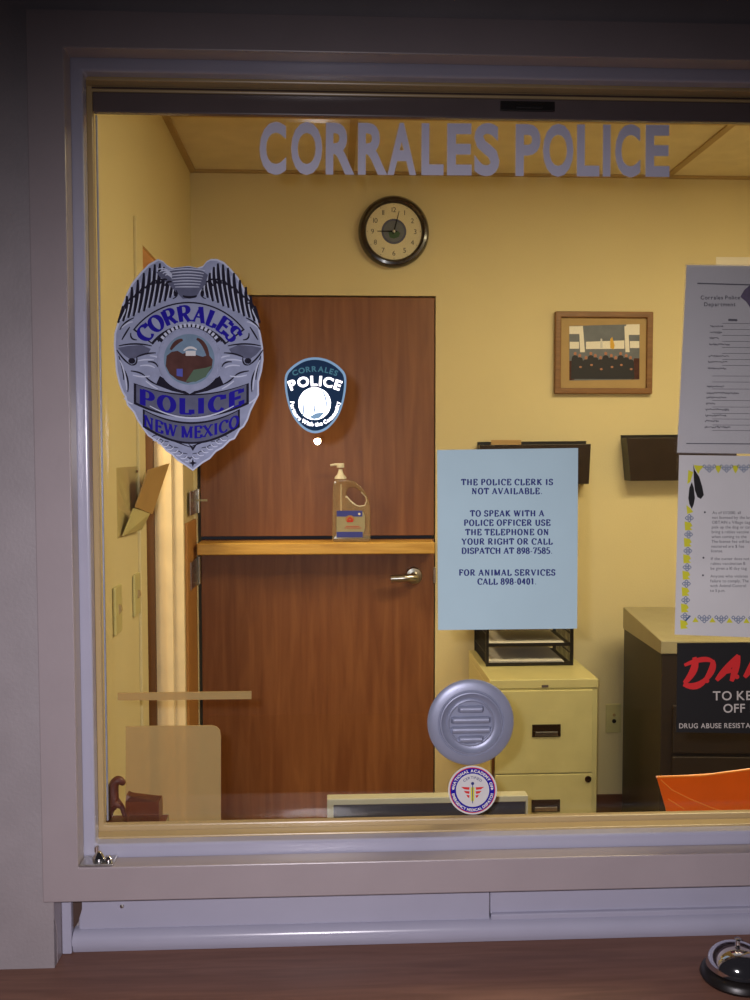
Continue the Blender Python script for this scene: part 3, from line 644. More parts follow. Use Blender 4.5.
b = MB().flat([(740,297),(744,290),(750,285),(760,283),(768,288),(766,298),(758,306),(750,308),(746,302)], pane, .0012); b.build('emblem', mat('print_purple', (72, 50, 92), .7, var=.3, scale=200), fl, fix=False)

dn = thing('dog_licence_notice', 'white paper notice with yellow patterned border and black feathers', 'paper notice', pane(750, 635))
sheet([(679, 455), (827, 457), (824, 640), (674.5, 634.5)], M['greyp'], dn, d0=.0002, d1=.0007)
yb, bb = MB(), MB()
def diamond(x, y, flipx):
    for (dx, dy) in ((0, 0), (2.6, -2.2), (2.6, 2.2), (5.0, 0)) if flipx else ((0, 2.2), (-2.5, 0), (2.5, 0), (-5, -2.2), (5, -2.2), (0, -2.2)):
        p = [(x+dx-1.7, y+dy), (x+dx, y+dy-1.7), (x+dx+1.7, y+dy), (x+dx, y+dy+1.7), (x+dx-1.7, y+dy)]
        strokes(bb, [p[:2], p[1:3], p[2:4], p[3:]], .6, .0012)
for i in range(8):
    y = 518+16.4*i; x = 687.5-.045*(y-518)
    if i: yb.flat([(x-2.5, y-13), (x+3.5, y-12), (x+5.5, y-8.5), (x+3, y-7), (x+5.5, y-4.5), (x-2, y-4)], pane, .0012)
    if i < 7: diamond(x-1, y, True)
yb.flat([(688,470),(693,472),(690,482),(687,484)], pane, .0012); yb.flat([(686,505),(690,508),(693,512),(687,514)], pane, .0012); yb.flat([(693.5,465),(704,466),(700,470),(698,474),(695,469)], pane, .0012)
for i in range(8):
    x = 709+17.2*i; diamond(x, 468.5, False); yb.flat([(x+5.5, 465.5), (x+12.5, 465.5), (x+11, 470), (x+9, 473.5), (x+7, 470)], pane, .0012)
for i in range(8):
    x = 704+17*i; y0_ = 619+.3*i; bb_y = y0_
    diamond(x, y0_, False); yb.flat([(x-12, y0_+3), (x-9, y0_-2), (x-5.5, y0_+3)], pane, .0012)
strokes(bb, [[(685, 621), (690, 615.5)]], 1.5, .0012)
yb.build('yellow_border', M['yellow'], dn, fix=False); bb.build('diamond_pattern', mat('print_steel_blue', (60, 90, 130), .7), dn, fix=False)
b = MB()
for q in ([(693,464),(694.5,470),(699,477),(702,487),(703.5,495),(700.5,499),(697,497),(694.5,490),(693.5,480)], [(691.5,482),(693.5,488),(694.6,498),(693.5,504),(691.5,509),(689,504),(688,498),(689,488)]): b.flat(q, pane, .0014)
b.build('feathers', M['signk'], dn, fix=False)
tm = MB()
for i, (s_, y) in enumerate((('As of 1/1/2010, all', 514), ('not licensed by the law', 518.8), ('OBTAIN a Village tag', 523.6), ('pick up the dog or cat', 528.4), ('bring a rabies vaccine', 533.2), ('when coming to the', 538), ('The license fee will be', 542.8), ('neutered are $ fee', 547.6), ('license.', 552.2), ('If the owner does not', 560), ('rabies vaccination B', 564.8), ('be given a 10 day tag', 569.6), ('Anyone who violates', 577.4), ('failure to comply. The', 582.2), ('with Animal Control', 587), ('to 5 p.m.', 591.8))):
    text(tm, s_, line_fn(712-(y-514)*.03, y), 3.0, bf(.0), gap=.13, space=.38, d=.0012, align='l', sx=1.02)
for y in (513, 558.5, 576): tm.flat(circ(704.5-(y-514)*.03, y-.8, 1.0, 10), pane, .0012)
tm.build('body_text', M['kink'], dn, fix=False)

dg_ = thing('drug_abuse_sign', 'black sign with red brush letters and DRUG ABUSE RESISTANCE line', 'sign', pane(745, 734))
MB().prism([(677, 643), (819, 641.5), (818, 734), (676, 732)], pane, 0, .0012).build('board', M['signk'], dg_)
rdm = MB(); tl_ = .0016
def brush(pts, w_): strokes(rdm, [pts], w_*1.14, tl_)
brush(bez((694,657),(698,668),(684,683)), 6.5); brush(bez((683,684),(697,690),(706,678)), 6.0); brush(bez((704,681),(715,668),(712,660)), 6.0); brush(bez((713,662),(706,655),(684,665)), 4.6)
rdm.flat(circ(706.5, 680.5, 2.4, 12), pane, tl_)
brush(bez((716,680),(724,671),(738,655)), 6.0); brush(bez((738,655),(736,668),(731,681)), 6.2); brush(bez((719,673),(727,671),(736,670)), 3.6); rdm.flat(circ(736.5, 676.5, 2.4, 12), pane, tl_)
brush(bez((744,677),(752,668),(756,653)), 6.0); brush(bez((751,656),(768,648),(757,665)), 5.0); brush(bez((757,664),(764,670),(766,676)), 5.0); rdm.flat(circ(770, 673.5, 2.4, 12), pane, tl_)
brush(bez((786,651),(772,656),(778,661)), 5.2); brush(bez((778,661),(772,668),(784,672)), 5.2); brush(bez((784,672),(792,671),(796,666)), 5.0); brush(bez((778,661),(784,660),(790,659)), 3.6); rdm.flat(circ(799, 670, 2.4, 12), pane, tl_)
rdm.build('red_lettering', M['red'], dg_, fix=False)
tm = MB(); text(tm, 'TO KEEP KIDS', line_fn(712.5, 700, -.01), 9.4, bf(.012), gap=.15, space=.40, d=tl_, align='l'); text(tm, 'OFF DRUGS', line_fn(723, 712.3, -.01), 9.0, bf(.012), gap=.15, space=.45, d=tl_, align='l')
text(tm, 'DRUG ABUSE RESISTANCE EDUCATION', line_fn(678.8, 728, -.006), 5.1, bf(.012), gap=.15, space=.42, d=tl_, align='l', sx=.95)
tm.build('lettering', M['signw'], dg_, fix=False)

# ------------------------------------------------------------------ on the back wall
YW = 3.6
def wallp(px, py, d=0, Y=YW): x, z = at(px, py, Y-d); return (x, Y-d, z)
def flatp(Y):                      # photo-plane drawing on a plane at depth Y (fixed, so shapes stay planar)
    return lambda px, py, d=0: (at(px, py, Y)[0], Y-d, at(px, py, Y)[1])
ck = thing('wall_clock', 'round wall clock with dark rim and cream numbered face', 'clock', wallp(394, 231))
kx, _, kz = wallp(394, 231, .03); CR = .1330
MB().lathe([(CR*.97, 0), (CR, .010), (CR*.985, .024), (CR*.93, .034), (CR*.86, .036), (CR*.80, .030), (CR*.775, .020)], (kx, YW-.001, kz), 'Y', 72).build('rim', M['clockr'], ck, smooth=True)
MB().lathe([(CR*.79, .0205), (CR*.785, .0215)], (kx, YW-.001, kz), 'Y', 60).build('face', M['clockf'], ck)
cf = lambda u, v, d: (kx+u, YW-.0230-d, kz+v)
tm = MB()
for n_ in range(1, 13):
    a = math.radians(90-30*n_); rr = CR*.60
    text(tm, str(n_), lambda u, v, d, a=a: cf(rr*math.cos(a)+u, rr*math.sin(a)+v-.009, d), .019, bf(0), gap=.12, d=0)
for k in range(12):
    a = math.radians(30*k); c_, s_ = math.cos(a), math.sin(a); tm.flat([(CR*.73*c_-.0008*s_, CR*.73*s_+.0008*c_), (CR*.76*c_-.0008*s_, CR*.76*s_+.0008*c_), (CR*.76*c_+.0008*s_, CR*.76*s_-.0008*c_), (CR*.73*c_+.0008*s_, CR*.73*s_-.0008*c_)], cf, 0)
tm.build('numerals', M['kink'], ck, fix=False)
emb = MB().flat(circ(0, 0, CR*.35, 36), cf, .0); emb.build('emblem_ring', M['smid'], ck, fix=False)
MB().flat(circ(0, 0, CR*.29, 36), cf, .0006).build('emblem', M['pgrey'], ck, fix=False)
b = MB().flat([(-.02,-.004),(-.008,.003),(.002,-.002),(.014,.002),(.024,-.006),(.018,-.02),(0,-.027),(-.016,-.022)], cf, .001); b.build('emblem_scene', M['green'], ck, fix=False)
b = MB().prism([(-.062, .0012), (0, .003), (.012, .002), (.012, -.002), (0, -.003), (-.062, -.0012)], cf, .002, .003); b.build('hour_hand', M['signk'], ck)
b = MB().prism([(.0205, .074), (.0030, 0), (-.003, -.012), (-.005, -.011), (-.0022, 0), (.0188, .0745)], cf, .0035, .0045); b.build('minute_hand', M['signk'], ck)
MB().lathe([(.005, .022), (.005, .029), (.003, .030)], (kx, YW-.001, kz), 'Y', 16).build('hub', M['steel'], ck, smooth=True)

# framed group photograph
pf = thing('framed_photograph', 'wood framed group photograph of uniformed officers on the back wall', 'picture', wallp(604, 393))
fp = flatp(YW-.02)
q = [fp(554.5, 312), fp(653, 311), fp(652.5, 392.5), fp(555.5, 395.5)]
x0, x1 = (q[0][0]+q[3][0])/2, (q[1][0]+q[2][0])/2; z1, z0 = (q[0][2]+q[1][2])/2, (q[2][2]+q[3][2])/2
fr = .023
ringm(x0, x1, z0, z1, x0+fr, x1-fr, z0+fr, z1-fr, YW-.024, YW-.001).build('frame', M['oak'], pf, bevel=.004, seg=3)
MB().box(x0+fr-.002, x1-fr+.002, YW-.012, YW-.002, z0+fr-.002, z1-fr+.002).build('photo_mat', M['mat_'], pf)
PW, PH = 408-0, 0
def ph(u, v, d=0):   # u,v in zoom pixels of the print (170..580, 145..462)
    ax, az = fp(540+u/5.77, 300+v/5.77)[0], fp(540+u/5.77, 300+v/5.77)[2]; return (ax, YW-.0125-d, az)
pr1 = MB().prism([(172, 148), (578, 138), (577, 458), (172, 464)], ph, 0, .0006); prt = pr1.build('print', M['pgrey'], pf)
b = MB().flat([(172,150),(232,150),(240,195),(172,195)], ph, .0008); b.flat([(500,140),(578,138),(578,200),(500,200)], ph, .0008)
for xx in ((228, 262), (490, 520)): b.flat([(xx[0],150),(xx[0]+22,148),(xx[1],300),(xx[0]+6,300)], ph, .0010)
b.flat([(268,240),(490,232),(490,280),(268,282)], ph, .0009); b.flat([(174,240),(228,240),(228,280),(174,280)], ph, .0009); b.flat([(522,236),(576,236),(576,276),(522,276)], ph, .0009)
b.build('print_windows', M['paper'], prt, fix=False)
b = MB().flat([(172,350),(200,350),(200,460),(172,462)], ph, .0009); b.flat([(545,335),(577,335),(577,455),(530,458)], ph, .0009); b.build('print_wall', M['brown'], prt, fix=False)
b = MB(); hd_ = MB(); random.seed(8)
for i, xx in enumerate((205, 232, 268, 296, 322, 352, 382, 414, 440, 468, 500, 525)):
    t_ = 300+(i % 3)*12; tall = 455
    b.flat([(xx-24, tall), (xx-20, t_+40), (xx-14, t_+22), (xx, t_+16), (xx+14, t_+22), (xx+20, t_+40), (xx+23, tall)], ph, .0012+.0001*(i % 3))
    hd_.flat(circ(xx, t_+8, 8.5, 12, 10), ph, .0016)
    if i % 2: hd_.flat(circ(xx+4, t_+74, 8, 10, 6), ph, .0016)
b.build('print_uniforms', M['uniform'], prt, fix=False); hd_.build('print_faces', M['skin'], prt, fix=False)
b = MB().flat([(408,225),(420,212),(434,262),(428,284),(408,276)], ph, .0011); b.build('print_flag', M['flagy'], prt, fix=False)
b = MB().flat([(352,222),(362,222),(364,275),(350,275)], ph, .0011); b.build('print_pennant', M['greyp'], prt, fix=False)

tag(MB().prism([(716, 257), (795, 257.5), (795, 330), (716, 330)], flatp(YW-.0015), 0, .0006).build('pinned_sheet', M['paper']), 'cream sheet on the back wall peeping out above the grey fee list', 'paper')
# wall file pockets
def pocket(pts_front, depth, label, grp='black wall file pockets'):
    t = thing('wall_file_pocket', label, 'file holder', wallp(sum(p[0] for p in pts_front)/4, max(p[1] for p in pts_front)), grp)
    f2 = flatp(YW-depth); (tl, tr, br, bl) = [f2(*p) for p in pts_front]
    th = .004; y0_ = YW-depth
    B = MB()
    B.hexa([tl, tr, br, bl], [(p[0], p[1]+th, p[2]) for p in (tl, tr, br, bl)]); B.build('front_panel', M['blackg'], t, bevel=.0015)
    up_ = .012
    MB().hexa([(tl[0], YW-.005, tl[2]+up_), (tr[0], YW-.005, tr[2]+up_), (br[0], YW-.005, br[2]), (bl[0], YW-.005, bl[2])], [(tl[0], YW-.001, tl[2]+up_), (tr[0], YW-.001, tr[2]+up_), (br[0], YW-.001, br[2]), (bl[0], YW-.001, bl[2])]).build('back_panel', M['black'], t)
    s_ = MB()
    for (a, c) in ((tl, bl), (tr, br)):
        k_ = th if a is tl else -th
        s_.hexa([(a[0], y0_+th, a[2]), (a[0], YW-.005, a[2]), (c[0], YW-.005, c[2]), (c[0], y0_+th, c[2])], [(a[0]+k_, y0_+th, a[2]), (a[0]+k_, YW-.005, a[2]), (c[0]+k_, YW-.005, c[2]), (c[0]+k_, y0_+th, c[2])])
    s_.hexa([(bl[0], y0_+th, bl[2]), (br[0], y0_+th, br[2]), (br[0], YW-.005, br[2]), (bl[0], YW-.005, bl[2])], [(bl[0], y0_+th, bl[2]+th), (br[0], y0_+th, br[2]+th), (br[0], YW-.005, br[2]+th), (bl[0], YW-.005, bl[2]+th)])
    s_.build('side_and_floor_panels', M['black'], t)
    return t, (tl, tr, br, bl)
p1, c1 = pocket([(480, 445), (591, 444), (589, 484), (483, 484)], .07, 'black wall file pocket mostly hidden behind the blue notice')
p2, c2 = pocket([(627, 438), (738, 437), (735, 480), (631, 481)], .08, 'smoked black wall file pocket right of the notice, under the framed photograph')
ff = flatp(YW-.03)
tag(MB().prism([(491, 440), (521, 440), (521, 470), (491, 470)], ff, 0, .003).build('file_folder', M['tape']), 'tan folder sticking up from the file pocket behind the blue notice', 'folder')
ff2 = flatp(YW-.012)
tag(MB().prism([(569, 512), (576, 512), (575, 545), (569, 545)], ff2, -.01, .0).build('wall_hook_strip', M['black'], bevel=.002), 'narrow dark strip on the back wall at the right edge of the blue notice', 'wall fitting')
# outlet
ox, _, oz = wallp(612, 718); ot = thing('wall_outlet', 'small ivory outlet plate on the back wall between cabinet and copier', 'outlet', (ox, YW, oz-.058))
MB().box(ox-.026, ox+.035, YW-.007, YW-.001, oz-.057, oz+.057).build('plate', M['cab'], ot, bevel=.003)
MB().lathe([(.008, 0), (.008, .003)], (ox+.006, YW-.007, oz-.010), 'Y', 18).build('socket', M['slot'], ot)
MB().lathe([(.006, 0), (.006, .002)], (ox+.006, YW-.007, oz+.014), 'Y', 18).build('button', M['grid'], ot)

# ------------------------------------------------------------------ on the left wall
for (yy, z0, z1, lab, nm) in ((2.275, 1.01, 1.125, 'ivory light switch plate on the left wall, nearer the window', 0), (2.50, 1.015, 1.125, 'ivory light switch plate on the left wall, nearer the side doorway', 1)):
    t = thing('light_switch', lab, 'light switch', (LX, yy, z0), 'light switches on the left wall')
    MB().box(LX+.001, LX+.008, yy-.035, yy+.035, z0, z1).build('plate', M['cab'], t, bevel=.003)
    zm = (z0+z1)/2
    MB().hexa([(LX+.008, yy-.005, zm-.012), (LX+.008, yy+.005, zm-.012), (LX+.008, yy+.005, zm+.012), (LX+.008, yy-.005, zm+.012)],
              [(LX+.016, yy-.004, zm-.002), (LX+.016, yy+.004, zm-.002), (LX+.014, yy+.004, zm+.010), (LX+.014, yy-.004, zm+.010)]).build('toggle', M['grid'], t)
# acrylic holder with a leaflet leaning out
ah = thing('leaflet_holder', 'clear acrylic leaflet holder screwed to the left wall near the window', 'leaflet holder', (LX, 2.45, 1.24))
MB().box(LX+.001, LX+.003, 2.30, 2.66, 1.235, 1.405).build('back_plate', M['acryl'], ah)
MB().lathe([(.005, 0), (.004, .003)], (LX+.003, 2.53, 1.392), 'X', 14).build('screw', M['chrome'], ah, smooth=True)
def lw(px, py, X): 
    d = ray(px, py); t = X/d.x; return (X, d.y*t, EYE+d.z*t)
A, B_, C_, D_ = lw(147, 470, -.462), lw(168, 463.5, -.440), lw(151, 514, -.487), lw(134, 507, -.498)
MB().hexa([A, B_, C_, D_], [(p[0]-.004, p[1], p[2]) for p in (A, B_, C_, D_)]).build('pocket_front', M['acryl'], ah)
tag(MB().hexa([(p[0]+.0012, p[1], p[2]) for p in (A, B_, C_, D_)], [(p[0]+.0042, p[1], p[2]) for p in (A, B_, C_, D_)]).build('leaflet', M['tape']), 'tan leaflet leaning out of the acrylic holder on the left wall', 'leaflet')
E0, E1, E2, E3 = lw(133, 508.5, -.488), lw(149, 514, -.477), lw(141, 530, -.496), lw(122, 536, -.503)
tag(MB().hexa([E0, E1, E2, E3], [(p[0]+.003, p[1], p[2]+.001) for p in (E0, E1, E2, E3)]).build('folded_card', M['cab']), 'small folded card tucked in the holder below the tan leaflet', 'card')

# ------------------------------------------------------------------ sanitizer bottle on the ledge
bt_y = 3.545
bt = thing('sanitizer_bottle', 'clear pump bottle with a handle and blue banded label on the door ledge', 'bottle', (at(351, 540, bt_y)[0], bt_y, 1.1062))
fb = flatp(bt_y)
def bpx(u, v): return (325+u/11.11, 455+v/11.11)
Bz = at(351, 540, bt_y)[1]; shz = 1.1065-at(*bpx(300, 935), bt_y)[1]
def bw(u, v, d=0): a = at(*bpx(u, v), bt_y); return (a[0], bt_y-d, a[1]+shz)
outl = [(88, 935), (78, 900), (84, 600), (88, 330), (96, 278), (118, 250), (235, 248), (330, 268), (400, 330), (460, 410), (492, 500), (500, 620), (502, 900), (490, 935)]
hole = [(236, 430), (240, 370), (270, 335), (330, 338), (400, 385), (452, 440), (462, 480), (440, 535), (380, 545), (340, 530), (280, 480)]
# body as front/back shells with the handle hole cut out (outline bridged to the hole)
bm = bmesh.new()
def loop(pts, d): return [bm.verts.new(bw(u, v, d)) for u, v in pts]
dv = .028
lf, lb_ = loop(outl, dv), loop(outl, -dv); hf, hb_ = loop(hole, dv*.55), loop(hole, -dv*.55)
for a, b_ in ((lf, lb_), (hf, hb_)):
    for i in range(len(a)): bm.faces.new((a[i], a[(i+1) % len(a)], b_[(i+1) % len(a)], b_[i]))
for a, h_ in ((lf, hf), (lb_, hb_)):
    es_ = [bm.edges.get((x[i], x[(i+1) % len(x)])) for x in (a, h_) for i in range(len(x))]
    bmesh.ops.triangle_fill(bm, edges=es_, use_beauty=True)
bmesh.ops.recalc_face_normals(bm, faces=bm.faces)
me = bpy.data.meshes.new('body'); bm.to_mesh(me); bm.free(); me.materials.append(M['bottle'])
o = bpy.data.objects.new('body', me); COL.objects.link(o); o.parent = bt; o.matrix_parent_inverse = bt.matrix_basis.inverted()
mo = o.modifiers.new('bevel', 'BEVEL'); mo.width = .006; mo.segments = 3; mo.angle_limit = math.radians(50)
ri = MB(); ri.tube([bw(u, v, .014) for u, v in hole[-4:]+hole[:1]], .0022, 8); ri.tube([bw(u, v, .014) for u, v in hole[4:9]], .0018, 8)
ri.build('handle_edge', M['white'], bt, smooth=True)
nx = bw(172, 240); R1 = .021
MB().lathe([(.022, 0), (.022, .006), (.012, .018), (.008, .030), (.007, .036)], (nx[0], bt_y, nx[2]-.001), 'Z', 28).build('pump_collar', M['white'], bt, smooth=True)
tz = bw(172, 95)[2]
b = MB().lathe([(.013, tz-.008), (.014, tz-.004), (.014, tz+.006), (.012, tz+.009)], (nx[0], bt_y, 0), 'Z', 24)
b.tube([(nx[0], bt_y, tz+.003), (nx[0]-.020, bt_y, tz+.004), (nx[0]-.038, bt_y, tz+.001)], [.006, .005, .004], 10); b.build('pump_head', M['white'], bt, smooth=True)
MB().tube([(nx[0]+.002, bt_y, bw(0, 300)[2]), (nx[0]+.002, bt_y, bw(0, 900)[2])], .003, 8).build('dip_tube', M['white'], bt)
lb = MB().flat([(130, 590), (410, 590), (440, 640), (440, 780), (410, 888), (125, 888)], bw, dv+.0006).build('label_back', M['cream'], bt, fix=False)
b = MB().flat([(130, 590), (412, 590), (412, 655), (130, 655)], bw, dv+.0012); b.flat([(128, 822), (415, 822), (415, 884), (128, 884)], bw, dv+.0012); b.build('label_bands', M['pblue'], bt, fix=False)
b = MB().flat(circ(275, 680, 52, 20, 40), bw, dv+.0016); b.build('label_emblem', M['tan'], bt, fix=False)
b = MB(); strokes(b, [[(250, 690), (275, 665), (305, 695)], [(240, 705), (310, 705)]], 18, dv+.002, bw); strokes(b, [[(215, 780), (400, 780)], [(230, 762), (380, 762)]], 5, dv+.002, bw); b.build('label_marks', M['red'], bt, fix=False)
b = MB().flat(circ(378, 626, 13, 14), bw, dv+.0016); b.build('label_dot', M['white'], bt, fix=False)

# ------------------------------------------------------------------ filing cabinet with letter tray
cx0, cx1, cy0, cy1, cz = .532, .896, 3.100, 3.575, .683
cb = thing('filing_cabinet', 'pale yellow two drawer metal filing cabinet against the back wall', 'cabinet', ((cx0+cx1)/2, (cy0+cy1)/2, 0))
b = MB().box(cx0, cx1, cy0+.004, cy1, .0, cz-.031); b.build('body', M['cab'], cb, bevel=.002)
MB().box(cx0-.001, cx1+.001, cy0-.001, cy1, cz-.030, cz).build('top', M['cab'], cb, bevel=.0025)
ztop = cz-.036; zmid = at(560, 773, cy0)[1]
for (z0, z1) in ((zmid+.002, ztop), (.045, zmid-.002)):
    dr = MB().box(cx0+.018, cx1-.018, cy0-.006, cy0+.004, z0, z1).build('drawer', M['cab'], cb, bevel=.002)
    hz_ = z1-.135 if z1 > .5 else at(546, 805, cy0)[1]; hxc = at(546, 724, cy0)[0]
    MB().box(hxc-.048, hxc+.048, cy0-.009, cy0-.005, hz_-.021, hz_+.021).build('handle_bezel', M['blackg'], dr, bevel=.001)
    MB().box(hxc-.038, hxc+.038, cy0-.012, cy0-.008, hz_-.017, hz_-.003).build('handle_pull', M['steel'], dr, bevel=.001)
lx, lz = at(588, 779, cy0-.006); MB().lathe([(.011, 0), (.011, .003), (.008, .004)], (lx, cy0-.006, lz), 'Y', 24).build('lock', M['clockr'], cb, smooth=True)
nx_, nz_ = at(545, 686, cy0); MB().box(nx_-.011, nx_+.011, cy0-.003, cy0-.001, nz_-.004, nz_+.004).build('name_plate', M['track'], cb)
MB().box(cx0+.008, cx0+.0145, cy0-.0015, cy0+.004, .06, cz-.04).build('edge_groove', M['base'], cb)
# tray: position from its front foot
fx0, fy0 = .556, 3.30; fx1 = .858; bk = 3.565
tr = thing('letter_tray', 'black wire two tier letter tray on the filing cabinet', 'letter tray', ((fx0+fx1)/2, 3.42, cz))
TZ = cz+.001; tiers = (TZ+.006, TZ+.075, TZ+.145)
b = MB()
for x in (fx0, fx1):
    for y in (fy0, bk): b.box(x-.005 if x == fx0 else x-.005, x+.005, y-.005, y+.005, TZ, TZ+.155)
b.build('posts', M['black'], tr, bevel=.001)
for z in tiers:
    b = MB().box(fx0, fx1, fy0, bk, z-.002, z); b.box(fx0, fx1, fy0-.003, fy0+.002, z-.005, z+.006); b.build('shelf', M['black'], tr)
w_ = MB()
for x in (fx0, fx1):
    for k in range(14):
        y = fy0+.01+(bk-fy0-.02)*k/13; w_.box(x-.0015, x+.0015, y-.0012, y+.0012, TZ, TZ+.150)
    for z in (TZ+.04, TZ+.11, TZ+.150): w_.box(x-.002, x+.002, fy0, bk, z-.0015, z+.0015)
w_.build('side_wires', M['black'], tr)
for z, n_, lab in ((tiers[0], 5, 'loose stack of white papers in the bottom of the letter tray'), (tiers[1], 3, 'thin stack of white papers on the middle tier of the letter tray')):
    b = MB()
    for k in range(n_): b.box(fx0+.008+random.uniform(0, .004), fx1-.024-random.uniform(0, .008), fy0+.004+random.uniform(0, .006), bk-.03, z+.0005+k*.0022, z+.0024+k*.0022)
    tag(b.build('paper_stack', M['paper']), lab, 'papers', 'papers in the letter tray')

# ------------------------------------------------------------------ copier at right
co = thing('copier', 'large dark brown copier with a cream top against the back wall, behind the hanging notices', 'copier', (1.5, 3.2, 0))
fl_, bl_ = (1.018, 2.850), (1.094, 3.47); fr_, br_ = (1.66, 2.80), (1.76, 3.42)
def slab4(name, m, zf0, zf1, zb0, zb1, ins=0, bevel=.003):
    c = [fl_, fr_, br_, bl_]; zz0 = [zf0, zf0, zb0, zb0]; zz1 = [zf1, zf1, zb1, zb1]
    cxm = sum(p[0] for p in c)/4; cym = sum(p[1] for p in c)/4
    P = [(cxm+(p[0]-cxm)*(1-ins), cym+(p[1]-cym)*(1-ins)) for p in c]
    return MB().hexa([(P[i][0], P[i][1], zz0[i]) for i in range(4)], [(P[i][0], P[i][1], zz1[i]) for i in range(4)]).build(name, m, co, bevel=bevel)
slab4('body', M['copier'], .03, .818, .03, .780, ins=.012)
slab4('top_deck', M['cream'], .8185, .860, .7805, .862, bevel=.003)
slab4('base_plinth', M['black'], .0, .03, .0, .03, ins=.05)
for z0, z1 in ((.10, .30), (.31, .50), (.51, .66)):
    t0 = .06; X = lambda t: fl_[0]+(fr_[0]-fl_[0])*t; Yf = lambda t: fl_[1]+(fr_[1]-fl_[1])*t
    MB().hexa([(X(t0), Yf(t0)-.006, z0), (X(.94), Yf(.94)-.006, z0), (X(.94), Yf(.94)+.008, z0), (X(t0), Yf(t0)+.008, z0)], [(X(t0), Yf(t0)-.006, z1), (X(.94), Yf(.94)-.006, z1), (X(.94), Yf(.94)+.008, z1), (X(t0), Yf(t0)+.008, z1)]).build('paper_drawer', M['copier'], co, bevel=.003)
MB().lathe([(.008, 0), (.007, .001)], (at(672, 617, 3.0)[0]+.03, 3.05, .861), 'Z', 12).build('button', M['grid'], co)

# ------------------------------------------------------------------ desk inside the window
dk = thing('clerk_desk', 'low clerk desk inside the office just under the window', 'desk', (.4, 1.8, 0))
MB().box(-.5, 2.2, 1.565, 2.08, .56, .595).build('desktop', M['oak'], dk, bevel=.003)
for x in (-.47, 2.14): MB().box(x, x+.03, 1.58, 2.06, 0, .56).build('side_panel', M['oak'], dk)
mn = thing('computer_monitor', 'beige rimmed dark computer monitor whose top edge shows behind the sill', 'monitor', (.19, 1.76, .595))
mY = 1.74; a = at(327, 797, mY); c = at(527.5, 795.5, mY); zt = (a[1]+c[1])/2
ringm(a[0], c[0], zt-.20, zt, a[0]+.012, c[0]-.004, zt-.188, zt-.012, mY-.006, mY+.020).build('bezel', M['bezel'], mn, bevel=.004, seg=3)
MB().box(a[0]+.01, c[0]-.003, mY+.002, mY+.018, zt-.19, zt-.010).build('screen', M['screen'], mn)
b = MB().box((a[0]+c[0])/2-.03, (a[0]+c[0])/2+.03, mY+.02, mY+.045, .60, zt-.06); b.box((a[0]+c[0])/2-.10, (a[0]+c[0])/2+.10, mY-.03, mY+.10, .5955, .607); b.build('stand', M['bezel'], mn, bevel=.003)

# orange tub
ob = thing('orange_tub', 'bright orange plastic tub with slanted sides on the desk at right', 'tub', (.80, 1.85, .595))
oY = 1.76
T = lambda px, py, Y: (at(px, py, Y)[0], Y, at(px, py, Y)[1])
f_tl, f_tr = T(657, 777, oY), T(790, 764, oY); bz_ = .597
f_bl, f_br = (T(672, 812, oY)[0]+.045, oY+.03, bz_), (f_tr[0]-.05, oY+.03, bz_)
b_tl, b_tr = (f_tl[0]*1.09, oY+.13, f_tl[2]-.048), (f_tr[0], oY+.13, f_tr[2]-.058); b_bl, b_br = (f_bl[0]+.02, oY+.12, bz_), (f_br[0], oY+.12, bz_)
mid_t = T(703, 775.5, oY-.004)
B = MB(); V = [f_tl, mid_t, f_tr, f_br, f_bl, b_tl, b_tr, b_br, b_bl]
B.add(V, [(0, 1, 2, 3, 4), (5, 8, 7, 6), (0, 4, 8, 5), (2, 6, 7, 3), (4, 3, 7, 8)])
o = B.build('body', M['orange'], ob); sm = o.modifiers.new('s', 'SOLIDIFY'); sm.thickness = .003; sm.offset = 0
MB().tube([f_tl, mid_t, f_tr, b_tr, b_tl, f_tl], .0022, 8).build('rim', M['orange2'], ob, smooth=True)
def onf(px, py):   # a point on the slanting front face
    x, z = at(px, py, oY); s_ = (f_tl[2]-z)/(f_tl[2]-bz_); Y = oY+.03*s_-.0035; a_ = at(px, py, Y); return (a_[0], Y, a_[1])
MB().tube([onf(*p) for p in ((661, 780), (672, 790), (690, 799), (712, 808), (722, 811))], .0012, 6).build('fold_line', M['orange2'], ob, smooth=True)
MB().tube([onf(*p) for p in ((668, 799), (676, 804), (684, 809))], .0012, 6).build('fold_line', M['orange2'], ob, smooth=True)

# translucent tan panel and unsupported bar; figurine and its box on the inner sill
dY = 1.69
px_ = flatp(dY)
dv_ = thing('tan_panel', 'tan translucent upright panel with a rounded corner at lower left', 'desk divider', (px_(180, 820)[0], dY, .595))
pl = [(126, 726), (212, 725), (217, 726.5), (220, 730), (221, 736), (221, 900), (126, 900)]
zb_ = .5955
def pdv(u, v, d): p = px_(u, v); return (p[0], dY-d, max(p[2], zb_))
MB().prism(pl, pdv, 0, .003).build('panel', M['smoke'], dv_)
b = MB()
b.box(px_(135, 800)[0], px_(211, 800)[0], dY-.03, dY+.03, .5952, .602); b.build('foot', M['cab'], dv_, bevel=.001)
tb = flatp(1.72)
br = tag(MB().prism([(118, 692.5), (251.5, 691), (251.5, 698.5), (118, 700)], tb, 0, .004).build('translucent_bar', M['smoke']), 'thin translucent tan rail across the lower left of the window', 'crossbar')
